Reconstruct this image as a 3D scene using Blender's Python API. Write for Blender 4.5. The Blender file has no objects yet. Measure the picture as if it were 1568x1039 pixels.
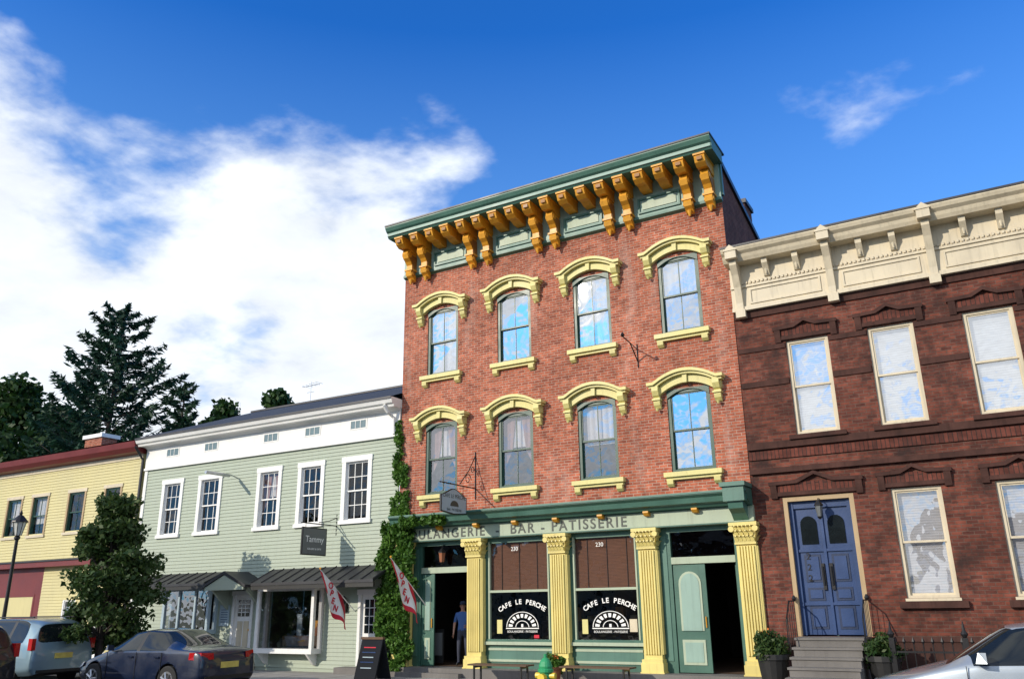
import bpy, bmesh, math, random
import numpy as np
from mathutils import Vector, Matrix
random.seed(7); rng=np.random.default_rng(7)
S=bpy.context.scene; COL=S.collection
S.view_settings.view_transform='Standard'; S.view_settings.look='None'; S.view_settings.exposure=0
ROAD=-0.32; WALK=-0.20

# ------------------------------------------------------------------ materials
def nt(name):
    m=bpy.data.materials.new(name); m.use_nodes=True
    t=m.node_tree; b=t.nodes['Principled BSDF']
    return m,t,b
def N(t,typ,**k):
    n=t.nodes.new(typ)
    for a,v in k.items(): setattr(n,a,v)
    return n
def mth(t,op,a,b=None,clamp=False):
    n=N(t,'ShaderNodeMath',operation=op); n.use_clamp=clamp
    for i,x in enumerate((a,b)):
        if x is None: continue
        if isinstance(x,(int,float)): n.inputs[i].default_value=x
        else: t.links.new(x,n.inputs[i])
    return n.outputs[0]
def mixc(t,fac,a,b,bt='MIX'):
    n=N(t,'ShaderNodeMixRGB',blend_type=bt)
    for i,x in enumerate((fac,a,b)):
        if isinstance(x,(int,float)): n.inputs[i].default_value=x
        elif isinstance(x,tuple): n.inputs[i].default_value=(*x[:3],1)
        else: t.links.new(x,n.inputs[i])
    return n.outputs[0]
def noise(t,vec,scale,detail=4,rough=.55,dist=0.):
    n=N(t,'ShaderNodeTexNoise'); n.inputs['Scale'].default_value=scale; n.inputs['Detail'].default_value=detail; n.inputs['Roughness'].default_value=rough; n.inputs['Distortion'].default_value=dist
    t.links.new(vec,n.inputs['Vector']); return n.outputs['Fac']
def ramp(t,fac,a,b,va=0.,vb=1.):
    n=N(t,'ShaderNodeMapRange'); n.inputs[1].default_value=a; n.inputs[2].default_value=b; n.inputs[3].default_value=va; n.inputs[4].default_value=vb
    t.links.new(fac,n.inputs[0]); return n.outputs[0]
def mapv(t,vec,sc):
    n=N(t,'ShaderNodeMapping'); n.inputs['Scale'].default_value=sc; t.links.new(vec,n.inputs['Vector']); return n.outputs[0]
def bump(t,b,h,strength,dist=.01):
    n=N(t,'ShaderNodeBump'); n.inputs['Strength'].default_value=strength; n.inputs['Distance'].default_value=dist
    t.links.new(h,n.inputs['Height']); t.links.new(n.outputs[0],b.inputs['Normal'])
def paint(name,c,rough=.5,var=.25,metal=0.,bmp=.25,scale=1.5,dirt=.25,spec=.5):
    m,t,b=nt(name); co=N(t,'ShaderNodeTexCoord').outputs['Object']
    n1=noise(t,co,scale,6); n2=noise(t,mapv(t,co,(9,9,.8)),1.3,5); n3=noise(t,co,28,3)
    f=ramp(t,n1,.3,.7,1-var,1+var*.5); cc=mixc(t,1.,c,f,'MULTIPLY')
    d=ramp(t,n2,.52,.75,0,dirt); cc=mixc(t,d,cc,tuple(x*.35 for x in c))
    t.links.new(cc,b.inputs['Base Color']); b.inputs['Roughness'].default_value=rough; b.inputs['Metallic'].default_value=metal
    b.inputs['Specular IOR Level'].default_value=spec
    t.links.new(ramp(t,n1,.3,.7,rough*.85,min(1,rough*1.2)),b.inputs['Roughness'])
    if bmp: bump(t,b,n3,bmp,.006)
    return m
def brick(name,c1,c2,mort,stain=.35,bw=.215,rh=.074,vert=False,white=0.,soot=0.,odd=.35):
    m,t,b=nt(name); co=N(t,'ShaderNodeTexCoord').outputs['Object']
    s=N(t,'ShaderNodeSeparateXYZ'); t.links.new(co,s.inputs[0]); cb=N(t,'ShaderNodeCombineXYZ')
    xy=mth(t,'ADD',s.outputs[0],s.outputs[1])
    if vert: t.links.new(s.outputs[2],cb.inputs[0]); t.links.new(xy,cb.inputs[1])
    else: t.links.new(xy,cb.inputs[0]); t.links.new(s.outputs[2],cb.inputs[1])
    k=N(t,'ShaderNodeTexBrick'); t.links.new(cb.outputs[0],k.inputs['Vector'])
    k.inputs['Scale'].default_value=1; k.inputs['Brick Width'].default_value=bw; k.inputs['Row Height'].default_value=rh
    k.inputs['Mortar Size'].default_value=.009; k.inputs['Mortar Smooth'].default_value=.3; k.inputs['Bias'].default_value=-.1
    k.inputs['Color1'].default_value=(*c1,1);k.inputs['Color2'].default_value=(*c2,1);k.inputs['Mortar'].default_value=(*mort,1)
    n1=noise(t,co,.55,7,.62); n2=noise(t,co,5,5); n3=noise(t,mapv(t,co,(1.6,1.6,.35)),1.,6,.6)
    n4=noise(t,mapv(t,co,(2.3,2.3,9)),1.6,3,.7)
    cc=mixc(t,1.,k.outputs['Color'],ramp(t,n1,.28,.72,1-stain,1+stain*.5),'MULTIPLY')
    cc=mixc(t,1.,cc,ramp(t,n2,.3,.7,.70,1.24),'MULTIPLY')
    cc=mixc(t,ramp(t,n4,.56,.66,0,odd),cc,tuple(x*.42 for x in c2))
    if white: cc=mixc(t,ramp(t,n3,.56,.78,0,white),cc,(.55,.42,.36))
    if soot: cc=mixc(t,ramp(t,noise(t,co,.9,8,.7),.48,.64,0,soot),cc,(.035,.022,.02))
    t.links.new(cc,b.inputs['Base Color']); b.inputs['Roughness'].default_value=.9; b.inputs['Specular IOR Level'].default_value=.2
    h=mth(t,'SUBTRACT',n2,k.outputs['Fac']); bump(t,b,h,.6,.014)
    return m
def glass(name,refl=.35,tint=(.75,.8,.82)):
    m,t,b=nt(name); t.nodes.remove(b); o=[n for n in t.nodes if n.type=='OUTPUT_MATERIAL'][0]
    co=N(t,'ShaderNodeTexCoord').outputs['Object']
    g=N(t,'ShaderNodeBsdfGlossy'); g.inputs['Roughness'].default_value=.015; g.inputs['Color'].default_value=(.97,.98,1,1)
    bp=N(t,'ShaderNodeBump'); bp.inputs['Strength'].default_value=.4; bp.inputs['Distance'].default_value=.035
    t.links.new(noise(t,co,1.7,2),bp.inputs['Height']); t.links.new(bp.outputs[0],g.inputs['Normal'])
    tr=N(t,'ShaderNodeBsdfTransparent'); tr.inputs['Color'].default_value=(*tint,1)
    lw=N(t,'ShaderNodeLayerWeight'); fr=mth(t,'ADD',mth(t,'POWER',lw.outputs['Facing'],4.),.04)
    f=mth(t,'ADD',fr,refl,True)
    mx=N(t,'ShaderNodeMixShader'); t.links.new(f,mx.inputs[0]); t.links.new(tr.outputs[0],mx.inputs[1]); t.links.new(g.outputs[0],mx.inputs[2]); t.links.new(mx.outputs[0],o.inputs[0])
    return m
def leafm(name,ca,cb,cc,sc=1.2):
    m,t,b=nt(name); co=N(t,'ShaderNodeTexCoord').outputs['Object']
    n1=noise(t,co,sc,3); n2=noise(t,co,sc*9,2)
    c=mixc(t,ramp(t,n1,.35,.65),ca,cb); c=mixc(t,ramp(t,n2,.5,.75,0,.8),c,cc)
    t.links.new(c,b.inputs['Base Color']); b.inputs['Roughness'].default_value=.55; b.inputs['Specular IOR Level'].default_value=.35
    o=[n for n in t.nodes if n.type=='OUTPUT_MATERIAL'][0]
    tl=N(t,'ShaderNodeBsdfTranslucent'); t.links.new(c,tl.inputs['Color'])
    mx=N(t,'ShaderNodeMixShader'); mx.inputs[0].default_value=.25; t.links.new(b.outputs[0],mx.inputs[1]); t.links.new(tl.outputs[0],mx.inputs[2]); t.links.new(mx.outputs[0],o.inputs[0])
    return m
def folds(name,c,freq=22):
    m,t,b=nt(name); co=N(t,'ShaderNodeTexCoord').outputs['Object']
    w=N(t,'ShaderNodeTexWave'); w.inputs['Scale'].default_value=freq/6.28*.5; w.inputs['Distortion'].default_value=2.5; w.inputs['Detail'].default_value=1
    t.links.new(mapv(t,co,(1,0,.12)),w.inputs['Vector'])
    t.links.new(mixc(t,ramp(t,w.outputs['Fac'],0,1,0,.4),c,tuple(x*.5 for x in c)),b.inputs['Base Color']); b.inputs['Roughness'].default_value=.9
    bump(t,b,w.outputs['Fac'],.6,.04); return m
def slats(name,c,period=.05,dark=.5):
    m,t,b=nt(name); co=N(t,'ShaderNodeTexCoord').outputs['Object']; s=N(t,'ShaderNodeSeparateXYZ'); t.links.new(co,s.inputs[0])
    f=mth(t,'FRACT',mth(t,'DIVIDE',s.outputs[2],period)); f2=ramp(t,f,0,1,0,1)
    cc=mixc(t,ramp(t,f2,.55,1.,0,1),c,tuple(x*dark for x in c))
    cc=mixc(t,1.,cc,ramp(t,noise(t,mapv(t,co,(2,2,30)),2,4),.3,.7,.75,1.15),'MULTIPLY')
    t.links.new(cc,b.inputs['Base Color']); b.inputs['Roughness'].default_value=.7; bump(t,b,f2,.4,.01); return m

M={}
M['brick']=brick('red_brick',(.51,.150,.082),(.29,.078,.048),(.48,.33,.26),.38,white=.42,odd=.42)
M['brickside']=brick('side_brick',(.17,.06,.045),(.12,.045,.035),(.2,.13,.1),.3)  # darker than the front brick: the side wall's shade is put into the colour
M['brickd']=brick('dark_brick',(.225,.068,.045),(.095,.034,.027),(.15,.09,.07),.5,white=.0,soot=.88,odd=.5)
M['soldier']=brick('soldier_brick',(.19,.06,.042),(.10,.036,.028),(.05,.035,.03),.4,bw=.6,rh=.09,vert=True,soot=.5)
M['bstone']=paint('brownstone',(.075,.036,.029),.9,.5,bmp=.6,scale=2.2,dirt=.5,spec=.2)
M['cream']=paint('cream_paint',(.62,.54,.39),.5,.14,dirt=.35)
M['yel']=paint('butter_trim_paint',(.66,.59,.23),.5,.14,dirt=.3)
M['colyel']=paint('yellow_column_paint',(.72,.60,.20),.45,.12,dirt=.25)
M['gold']=paint('ochre_gold_paint',(.74,.34,.022),.45,.22,dirt=.4)
M['golddk']=paint('ochre_shadow_paint',(.30,.12,.014),.5,.2)  # dark copy of the ochre, shadow painted onto bracket cheeks and modillion fronts
M['teal']=paint('frieze_green_paint',(.26,.39,.33),.5,.12)
M['tealdk']=paint('crown_green_paint',(.075,.18,.14),.45,.15)
M['green']=paint('storefront_green_paint',(.05,.135,.10),.4,.15)
M['greenl']=paint('sage_green_paint',(.38,.45,.33),.5,.1)
M['greend']=paint('dark_green_paint',(.018,.070,.05),.4,.15)
M['metal']=paint('dark_roof_metal',(.045,.045,.05),.42,.2,metal=.4,dirt=.1)
M['slate']=slats('slate_shingles',(.030,.038,.052),.11,.45)
M['grey']=paint('sage_grey_clapboard',(.365,.42,.335),.6,.08,dirt=.16,scale=.6)
M['white']=paint('white_paint',(.80,.80,.78),.5,.06,dirt=.14)
M['yclap']=paint('yellow_clapboard',(.58,.52,.26),.6,.08,dirt=.15,scale=.6)
M['maroon']=paint('maroon_paint',(.16,.018,.02),.45,.15)
M['bluedoor']=paint('blue_door_paint',(.013,.046,.150),.38,.2)
M['bluedk']=paint('blue_door_recess_shade',(.008,.024,.075),.4,.2)  # door blue darkened, so the shade of the recesses is in the colour
M['tan']=paint('tan_frame_paint',(.42,.30,.16),.5,.12)
M['black']=paint('black_iron',(.015,.015,.017),.4,.2,metal=.3,dirt=0)
M['stone']=paint('bluestone_step',(.17,.16,.15),.85,.25,bmp=.6)
M['mould']=paint('louver_blue_grey',(.10,.18,.22),.5,.1)
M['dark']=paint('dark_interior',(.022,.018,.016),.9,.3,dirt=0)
M['glass']=glass('window_glass',.60,(.85,.87,.88)); M['glassd']=glass('shop_glass',.02,(.75,.75,.75)); M['glasslow']=glass('dark_window_glass',.22,(.75,.75,.77)); M['glassb']=glass('blind_window_glass',.46,(.9,.92,.94))
M['curt']=folds('white_curtain',(.86,.86,.88)); M['curtr']=folds('pink_curtain',(.50,.32,.30))
M['blind']=slats('white_blind',(.88,.88,.87),.055,.66); M['bamboo']=slats('bamboo_blind',(.26,.115,.065),.035,.35)
M['sign']=paint('slate_sign_board',(.13,.14,.14),.5,.1); M['letter']=paint('white_lettering',(.85,.85,.82),.5,.02,bmp=0,dirt=0)
M['lett_d']=paint('grey_lettering',(.05,.06,.05),.5,.05,bmp=0,dirt=0)
M['paleblue']=paint('pale_blue_sign',(.36,.46,.52),.5,.08)
M['wood']=paint('weathered_wood',(.12,.07,.04),.75,.3)
M['bark']=paint('bark',(.05,.04,.032),.95,.4,bmp=1,scale=6)
M['leaf']=leafm('tree_leaves',(.022,.058,.014),(.055,.10,.024),(.10,.13,.03))
M['leafd']=leafm('dark_tree_leaves',(.010,.038,.009),(.030,.075,.014),(.06,.12,.026),.4)
M['leaff']=leafm('far_tree_leaves',(.018,.06,.014),(.05,.105,.022),(.08,.14,.03),.35)
M['ivy']=leafm('ivy_leaves',(.03,.10,.012),(.09,.20,.025),(.15,.26,.04),2.5)
M['needle']=leafm('spruce_needles',(.010,.042,.024),(.022,.066,.034),(.038,.09,.042),.6)
M['tyre']=paint('tyre_rubber',(.02,.02,.02),.85,.2); M['rim']=paint('alloy_rim',(.45,.46,.48),.3,.1,metal=.8,dirt=0)
M['red']=paint('flag_red',(.60,.02,.045),.7,.1,bmp=0,dirt=0); M['flagw']=paint('flag_white',(.82,.82,.82),.7,.05,bmp=0,dirt=0)
M['skin']=paint('skin',(.42,.22,.15),.5,.08,dirt=0); M['shirt']=paint('blue_shirt',(.05,.12,.32),.8,.1,dirt=0); M['trous']=paint('dark_trousers',(.04,.045,.07),.85,.1,dirt=0); M['hair']=paint('cap_navy',(.02,.03,.06),.8,.1,dirt=0)
M['terra']=paint('terracotta',(.30,.11,.05),.8,.2); M['hydg']=paint('hydrant_green',(.03,.30,.12),.4,.15); M['hydy']=paint('hydrant_yellow',(.75,.55,.05),.4,.1)
M['flower']=paint('orange_flowers',(.65,.16,.02),.7,.3,bmp=0,dirt=0)
M['chalk']=paint('chalkboard',(.018,.02,.024),.95,.2,bmp=0,dirt=0,spec=.1)
def carpaint(name,c,metal=.35):
    m,t,b=nt(name); b.inputs['Base Color'].default_value=(*c,1); b.inputs['Metallic'].default_value=metal; b.inputs['Roughness'].default_value=.32
    b.inputs['Coat Weight'].default_value=1; b.inputs['Coat Roughness'].default_value=.03
    co=N(t,'ShaderNodeTexCoord').outputs['Object']; t.links.new(ramp(t,noise(t,co,3,5),.3,.7,.28,.42),b.inputs['Roughness']); return m
def simple(name,c,rough=.3,em=0):
    m,t,b=nt(name); co=N(t,'ShaderNodeTexCoord').outputs['Object']
    t.links.new(mixc(t,1.,c,ramp(t,noise(t,co,8,2),.3,.7,.85,1.1),'MULTIPLY'),b.inputs['Base Color']); b.inputs['Roughness'].default_value=rough; return m
M['navy']=carpaint('navy_car_paint',(.002,.009,.034),.0); M['silver']=carpaint('silver_car_paint',(.34,.39,.44)); M['silver2']=carpaint('silver_blue_car_paint',(.20,.30,.36)); M['blackcar']=carpaint('black_car_paint',(.008,.008,.01),.1)
M['carglass']=simple('car_glass',(.010,.014,.016),.04); M['tail']=simple('tail_lamp_red',(.45,.01,.01),.12); M['lamp']=simple('headlamp_clear',(.75,.78,.8),.08); M['plate']=simple('licence_plate',(.7,.55,.12),.4); M['lampglass']=simple('lamp_frosted_glass',(.6,.6,.55),.2); M['trimblk']=simple('black_trim',(.015,.015,.015),.5)

# ------------------------------------------------------------------ mesh helper
def empty(name,loc=(0,0,0)):
    o=bpy.data.objects.new(name,None); COL.objects.link(o); o.location=loc; o.empty_display_size=.3; return o
class G:
    def __init__(s,name,parent=None): s.name=name;s.parent=parent;s.v=[];s.f=[];s.mi=[];s.ms=[]
    def m(s,k):
        if k not in s.ms: s.ms.append(k)
        return s.ms.index(k)
    def face(s,pts,k):
        b=len(s.v); s.v+= [tuple(p) for p in pts]; s.f.append(tuple(range(b,b+len(pts)))); s.mi.append(s.m(k))
    def mesh(s,vs,fs,k):
        b=len(s.v); s.v+=[tuple(p) for p in vs]
        for f in fs: s.f.append(tuple(i+b for i in f)); s.mi.append(s.m(k))
    def box(s,x0,x1,y0,y1,z0,z1,k):
        s.mesh([(x0,y0,z0),(x1,y0,z0),(x1,y1,z0),(x0,y1,z0),(x0,y0,z1),(x1,y0,z1),(x1,y1,z1),(x0,y1,z1)],
               [(0,3,2,1),(4,5,6,7),(0,1,5,4),(1,2,6,5),(2,3,7,6),(3,0,4,7)],k)
    def prism(s,poly,ax,a0,a1,k):
        n=len(poly)
        def p(q,a): return (a,q[0],q[1]) if ax=='x' else ((q[0],a,q[1]) if ax=='y' else (q[0],q[1],a))
        s.mesh([p(q,a0) for q in poly]+[p(q,a1) for q in poly],[tuple(range(n)),tuple(range(2*n-1,n-1,-1))]+[(i,(i+1)%n,(i+1)%n+n,i+n) for i in range(n)],k)
    def tube(s,pts,r,k,n=8):
        pts=[Vector(p) for p in pts]; rr=r if isinstance(r,(list,tuple)) else [r]*len(pts); vs=[];fs=[]
        for i,p in enumerate(pts):
            d=(pts[min(i+1,len(pts)-1)]-pts[max(i-1,0)]).normalized(); a=Vector((0,0,1)) if abs(d.z)<.9 else Vector((1,0,0))
            u=d.cross(a).normalized(); w=d.cross(u)
            for j in range(n): t=2*math.pi*j/n; vs.append(p+(u*math.cos(t)+w*math.sin(t))*rr[i])
        for i in range(len(pts)-1):
            for j in range(n): fs.append((i*n+j,i*n+(j+1)%n,(i+1)*n+(j+1)%n,(i+1)*n+j))
        fs.append(tuple(range(n))); fs.append(tuple(range(len(vs)-1,len(vs)-n-1,-1))); s.mesh(vs,fs,k)
    def lathe(s,prof,c,k,n=16):
        vs=[];fs=[]
        for r,z in prof:
            for j in range(n): t=2*math.pi*j/n; vs.append((c[0]+r*math.cos(t),c[1]+r*math.sin(t),c[2]+z))
        for i in range(len(prof)-1):
            for j in range(n): fs.append((i*n+j,i*n+(j+1)%n,(i+1)*n+(j+1)%n,(i+1)*n+j))
        fs.append(tuple(range(n-1,-1,-1))); fs.append(tuple(range(len(vs)-n,len(vs)))); s.mesh(vs,fs,k)
    def done(s,smooth=False,bev=0):
        me=bpy.data.meshes.new(s.name); me.from_pydata(s.v,[],s.f)
        for k in s.ms: me.materials.append(M[k])
        me.polygons.foreach_set('material_index',s.mi)
        bm=bmesh.new(); bm.from_mesh(me); bmesh.ops.recalc_face_normals(bm,faces=bm.faces[:]); bm.to_mesh(me); bm.free()
        if smooth: me.polygons.foreach_set('use_smooth',[True]*len(me.polygons))
        me.update(); o=bpy.data.objects.new(s.name,me); COL.objects.link(o)
        if s.parent: o.parent=s.parent
        return o
def text(body,parent,mat,size,loc,rz=0,ry=0,name='lettering',ext=.006,spacing=1.,align='CENTER',bold=0.):
    cu=bpy.data.curves.new('t','FONT'); cu.body=body; cu.size=size; cu.extrude=ext; cu.align_x=align; cu.align_y='CENTER'; cu.space_character=spacing; cu.offset=bold
    o=bpy.data.objects.new('t',cu); COL.objects.link(o)
    bpy.context.view_layer.update()
    me=bpy.data.meshes.new_from_object(o.evaluated_get(bpy.context.evaluated_depsgraph_get()))
    bpy.data.objects.remove(o); me.materials.clear(); me.materials.append(M[mat])
    p=bpy.data.objects.new(name,me); COL.objects.link(p); p.parent=parent
    p.matrix_local=Matrix.Translation(loc)@Matrix.Rotation(rz,4,'Z')@Matrix.Rotation(ry,4,'Y')@Matrix.Rotation(math.pi/2,4,'X'); return p

def wall(g,x0,x1,z0,z1,holes,k,y=0.,depth=.2,revk=None):
    xs=sorted({x0,x1,*[h[0] for h in holes],*[h[1] for h in holes]}); zs=sorted({z0,z1,*[h[2] for h in holes],*[h[3] for h in holes]})
    for i in range(len(xs)-1):
        for j in range(len(zs)-1):
            cx=(xs[i]+xs[i+1])/2; cz=(zs[j]+zs[j+1])/2
            if any(h[0]<cx<h[1] and h[2]<cz<h[3] for h in holes): continue
            g.face([(xs[i],y,zs[j]),(xs[i+1],y,zs[j]),(xs[i+1],y,zs[j+1]),(xs[i],y,zs[j+1])],k)
    r=revk or k
    for h in holes:
        a,b,c,d=h[:4]; e=y+depth
        g.face([(a,y,c),(a,e,c),(a,e,d),(a,y,d)],r); g.face([(b,y,c),(b,y,d),(b,e,d),(b,e,c)],r)
        g.face([(a,y,d),(a,e,d),(b,e,d),(b,y,d)],r); g.face([(a,y,c),(b,y,c),(b,e,c),(a,e,c)],r)
def clap(g,x0,x1,z0,z1,holes,k,y=0.,ex=.115,lap=.022):
    n=int(round((z1-z0)/ex)); ex=(z1-z0)/n
    for i in range(n):
        a=z0+i*ex; b=a+ex; segs=[(x0,x1)]
        for h in holes:
            if h[2]<(a+b)/2<h[3]:
                ns=[]
                for s in segs:
                    if h[1]<=s[0] or h[0]>=s[1]: ns.append(s); continue
                    if h[0]>s[0]: ns.append((s[0],h[0]))
                    if h[1]<s[1]: ns.append((h[1],s[1]))
                segs=ns
        for s in segs:
            g.face([(s[0],y-lap,a),(s[1],y-lap,a),(s[1],y-.002,b),(s[0],y-.002,b)],k)
            g.face([(s[0],y-lap,a),(s[0],y,a),(s[1],y,a),(s[1],y-lap,a)],k)
def window(g,x0,x1,z0,z1,fk,y=.08,fw=.06,mv=0,mh=0,kind='dark',gk='glass',room=True,split=.5):
    g.box(x0,x0+fw,y-.03,y+.1,z0,z1,fk); g.box(x1-fw,x1,y-.03,y+.1,z0,z1,fk)
    g.box(x0+fw,x1-fw,y-.028,y+.1,z1-fw,z1,fk); g.box(x0+fw,x1-fw,y-.028,y+.1,z0,z0+fw*.8,fk)
    zm=z0+(z1-z0)*split; s=.035
    for (a,b,yy) in ((zm-.02,z1-fw,y),(z0+fw*.8,zm+.02,y+.04)):
        X0=x0+fw;X1=x1-fw
        g.box(X0,X0+s,yy,yy+.035,a,b,fk); g.box(X1-s,X1,yy,yy+.035,a,b,fk)
        g.box(X0+s,X1-s,yy+.001,yy+.034,a,a+.045,fk); g.box(X0+s,X1-s,yy+.001,yy+.034,b-s,b,fk)
        dt=random.uniform(-.006,.006)
        g.face([(X0+s,yy+.02+dt,a),(X1-s,yy+.02-dt,a),(X1-s,yy+.02+dt,b),(X0+s,yy+.02-dt,b)],gk)
        for i in range(mv):
            xx=X0+(X1-X0)*(i+1)/(mv+1); g.box(xx-.011,xx+.011,yy+.008,yy+.03,a,b,fk)
        for i in range(mh):
            zz=a+(b-a)*(i+1)/(mh+1); g.box(X0,X1,yy+.009,yy+.029,zz-.011,zz+.011,fk)
    yb=y+.14
    if kind=='curtain':
        w=(x1-x0)
        g.face([(x0,yb,z0),(x0+w*.47,yb,z0),(x0+w*.49,yb,z1),(x0,yb,z1)],'curt'); g.face([(x0+w*.55,yb,z0),(x1,yb,z0),(x1,yb,z1),(x0+w*.5,yb,z1)],'curt')
    elif kind=='half':
        g.face([(x0,yb,zm-.1),(x1,yb,zm-.1),(x1,yb,z1),(x0,yb,z1)],'curt')
    elif kind=='pink':
        w=(x1-x0); g.face([(x0,yb,z0+.4),(x0+w*.3,yb,zm),(x0+w*.42,yb,z1),(x0,yb,z1)],'curtr'); g.face([(x1-w*.3,yb,zm),(x1,yb,z0+.4),(x1,yb,z1),(x1-w*.42,yb,z1)],'curtr')
        g.face([(x0,yb+.03,zm+.1),(x1,yb+.03,zm+.1),(x1,yb+.03,z1),(x0,yb+.03,z1)],'curt')
    elif kind=='blind':
        g.face([(x0,yb,z0),(x1,yb,z0),(x1,yb,z1),(x0,yb,z1)],'blind')
    elif kind=='blindhalf':
        g.face([(x0,yb,zm-.3),(x1,yb,zm-.3),(x1,yb,z1),(x0,yb,z1)],'blind')
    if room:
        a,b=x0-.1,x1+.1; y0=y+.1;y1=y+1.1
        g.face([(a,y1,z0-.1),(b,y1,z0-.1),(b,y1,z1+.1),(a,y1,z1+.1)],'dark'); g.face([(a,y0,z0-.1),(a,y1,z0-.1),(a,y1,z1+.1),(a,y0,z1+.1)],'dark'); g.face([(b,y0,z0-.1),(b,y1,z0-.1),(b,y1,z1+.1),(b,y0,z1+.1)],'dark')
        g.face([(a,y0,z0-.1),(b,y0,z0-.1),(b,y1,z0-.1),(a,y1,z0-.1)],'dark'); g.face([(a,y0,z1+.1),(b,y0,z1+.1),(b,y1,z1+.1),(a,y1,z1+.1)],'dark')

# ================================================================== MAIN BRICK SHOP BUILDING
L0,R0=-15.47,-4.95
main=empty('brick_shop_building')
wc=[-13.96,-11.41,-8.88,-6.31]
rows=[(4.74,6.84,7.06,1),(8.38,10.5,10.72,0)]
holes=[(c-.57,c+.57,a,b) for c in wc for a,b,_,_ in rows]
g=G('walls',main); wall(g,L0,R0,3.6,12.0,holes,'brick',0,.16)
side=[(0,-.3),(9,-.3),(9,10.9),(3.6,12.25),(0,13.05)]
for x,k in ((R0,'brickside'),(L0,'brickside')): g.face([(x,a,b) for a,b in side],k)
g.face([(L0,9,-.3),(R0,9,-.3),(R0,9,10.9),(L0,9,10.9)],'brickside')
g.done()
g=G('roof',main); g.face([(L0,0,13.08),(R0+.04,0,13.08),(R0+.04,3.6,12.28),(L0,3.6,12.28)],'metal'); g.face([(L0,3.6,12.28),(R0+.04,3.6,12.28),(R0+.04,9,10.93),(L0,9,10.93)],'metal')
g.box(R0-.03,R0+.06,.0,.12,12.0,13.1,'tealdk')
for a,b in (((0.1,13.06),(3.6,12.28)),((3.6,12.28),(9,10.93))): g.prism([(a[0],a[1]-.1),(b[0],b[1]-.1),(b[0],b[1]+.06),(a[0],a[1]+.06)],'x',R0-.08,R0+.07,'metal')
g.done()
g=G('chimney',main); g.box(-5.45,-4.96,2.7,3.5,12.0,12.95,'brickside'); g.box(-5.5,-4.9,2.65,3.55,12.95,13.08,'metal'); g.done()
g=G('windows',main)
for i,c in enumerate(wc):
    for a,b,_,lo in rows:
        window(g,c-.56,c+.56,a,b,'greend',.06,.075,mv=1,mh=0,kind=('pink','pink','half','dark')[i] if lo else ('curtain','dark','curtain','half')[i],gk='glasslow' if lo and i!=3 else 'glass')
        pts=[]
        n=10; w=.56; rise=.2
        for j in range(n+1): t=-1+2*j/n; pts.append((c+w*t,b-rise*t*t))
        g.prism([(c-w,b+.02)]+pts+[(c+w,b+.02)],'y',.0-.012,.09,'greend')
g.done()
g=G('window_hoods',main)
for c in wc:
    for a,b,e,_ in rows:
        def arch(w,zend,rise,flat,n=12):
            o=[]
            for j in range(n+1):
                t=-1+2*j/n; x=w*t; ax=abs(x)
                o.append((c+x, zend+(0 if ax>flat else rise*(math.cos(ax/flat*math.pi/2)**.8))))
            return o
        top=arch(1.0,e,.27,.80,24)
        def band(tp,bt,y0,y1,k):
            n=len(tp); vs=[(p[0],y0,p[1]) for p in tp]+[(p[0],y0,p[1]) for p in bt]+[(p[0],y1,p[1]) for p in tp]+[(p[0],y1,p[1]) for p in bt]; fs=[]
            for i in range(n-1): fs+=[(i,i+1,n+i+1,n+i),(2*n+i,2*n+i+1,i+1,i),(n+i,n+i+1,3*n+i+1,3*n+i)]
            fs+=[(0,n,3*n,2*n),(n-1,2*n-1,4*n-1,3*n-1)]; g.mesh(vs,fs,k)
        t1=[(p[0],p[1]) for p in top]; b1=[(p[0],p[1]-.08) for p in top]
        band(t1,b1,-.30,0,'yel')
        t2=[(c+(p[0]-c)*.96,p[1]-.08) for p in top]; b2=[(c+(p[0]-c)*.96,p[1]-.14) for p in top]; band(t2,b2,-.24,0,'yel')
        t3=[(c+(p[0]-c)*.91,p[1]-.14) for p in top]; b3=[(c+(p[0]-c)*.91,p[1]-.34) for p in top]; band(t3,b3,-.13,0,'yel')
        g.prism([(c-.07,e+.28),(c+.07,e+.28),(c+.05,e-.09),(c-.05,e-.09)],'y',-.19,-.1,'yel')
        for sx in (-1,1):
            X=c+sx*.80
            prof=[(0,e-.1),(-.24,e-.1),(-.25,e-.22),(-.19,e-.34),(-.13,e-.38),(-.15,e-.50),(-.13,e-.58),(-.05,e-.66),(0,e-.68)]
            g.prism(prof,'x',X-.085,X+.085,'yel'); g.box(X-.11,X+.11,-.19,0,e-.46,e-.41,'yel'); g.tube([(X,-.12,e-.66),(X,-.12,e-.74)],[.05,.02],'yel',6)
g.done()
g=G('window_sills',main)
for c in wc:
    for a,b,e,_ in rows:
        g.box(c-.74,c+.74,-.17,.09,a-.13,a-.015,'yel'); g.box(c-.70,c+.70,-.10,.0,a-.20,a-.13,'yel')
        for sx in (-1,1): g.prism([(0,a-.2),(-.13,a-.2),(-.12,a-.3),(-.05,a-.36),(0,a-.36)],'x',c+sx*.6-.08,c+sx*.6+.08,'yel')
g.done()
g=G('cornice',main)
g.box(L0,R0+.01,-.07,0,11.85,12.98,'teal'); g.prism([(0,11.78),(-.12,11.82),(-.12,11.90),(0,11.93)],'x',L0,R0+.03,'tealdk')
g.prism([(0,12.90),(-.92,12.90),(-.98,12.97),(-.98,13.05),(-1.06,13.10),(-1.12,13.20),(-1.12,13.24),(0,13.24)],'x',L0-.02,R0+.12,'tealdk')
g.box(L0-.03,R0+.14,-1.14,.2,13.242,13.29,'metal')
g.box(L0-.005,R0+.09,-1.0,-.965,12.96,13.05,'teal')
mx=[-15.1+i*.582 for i in range(18)]
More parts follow.
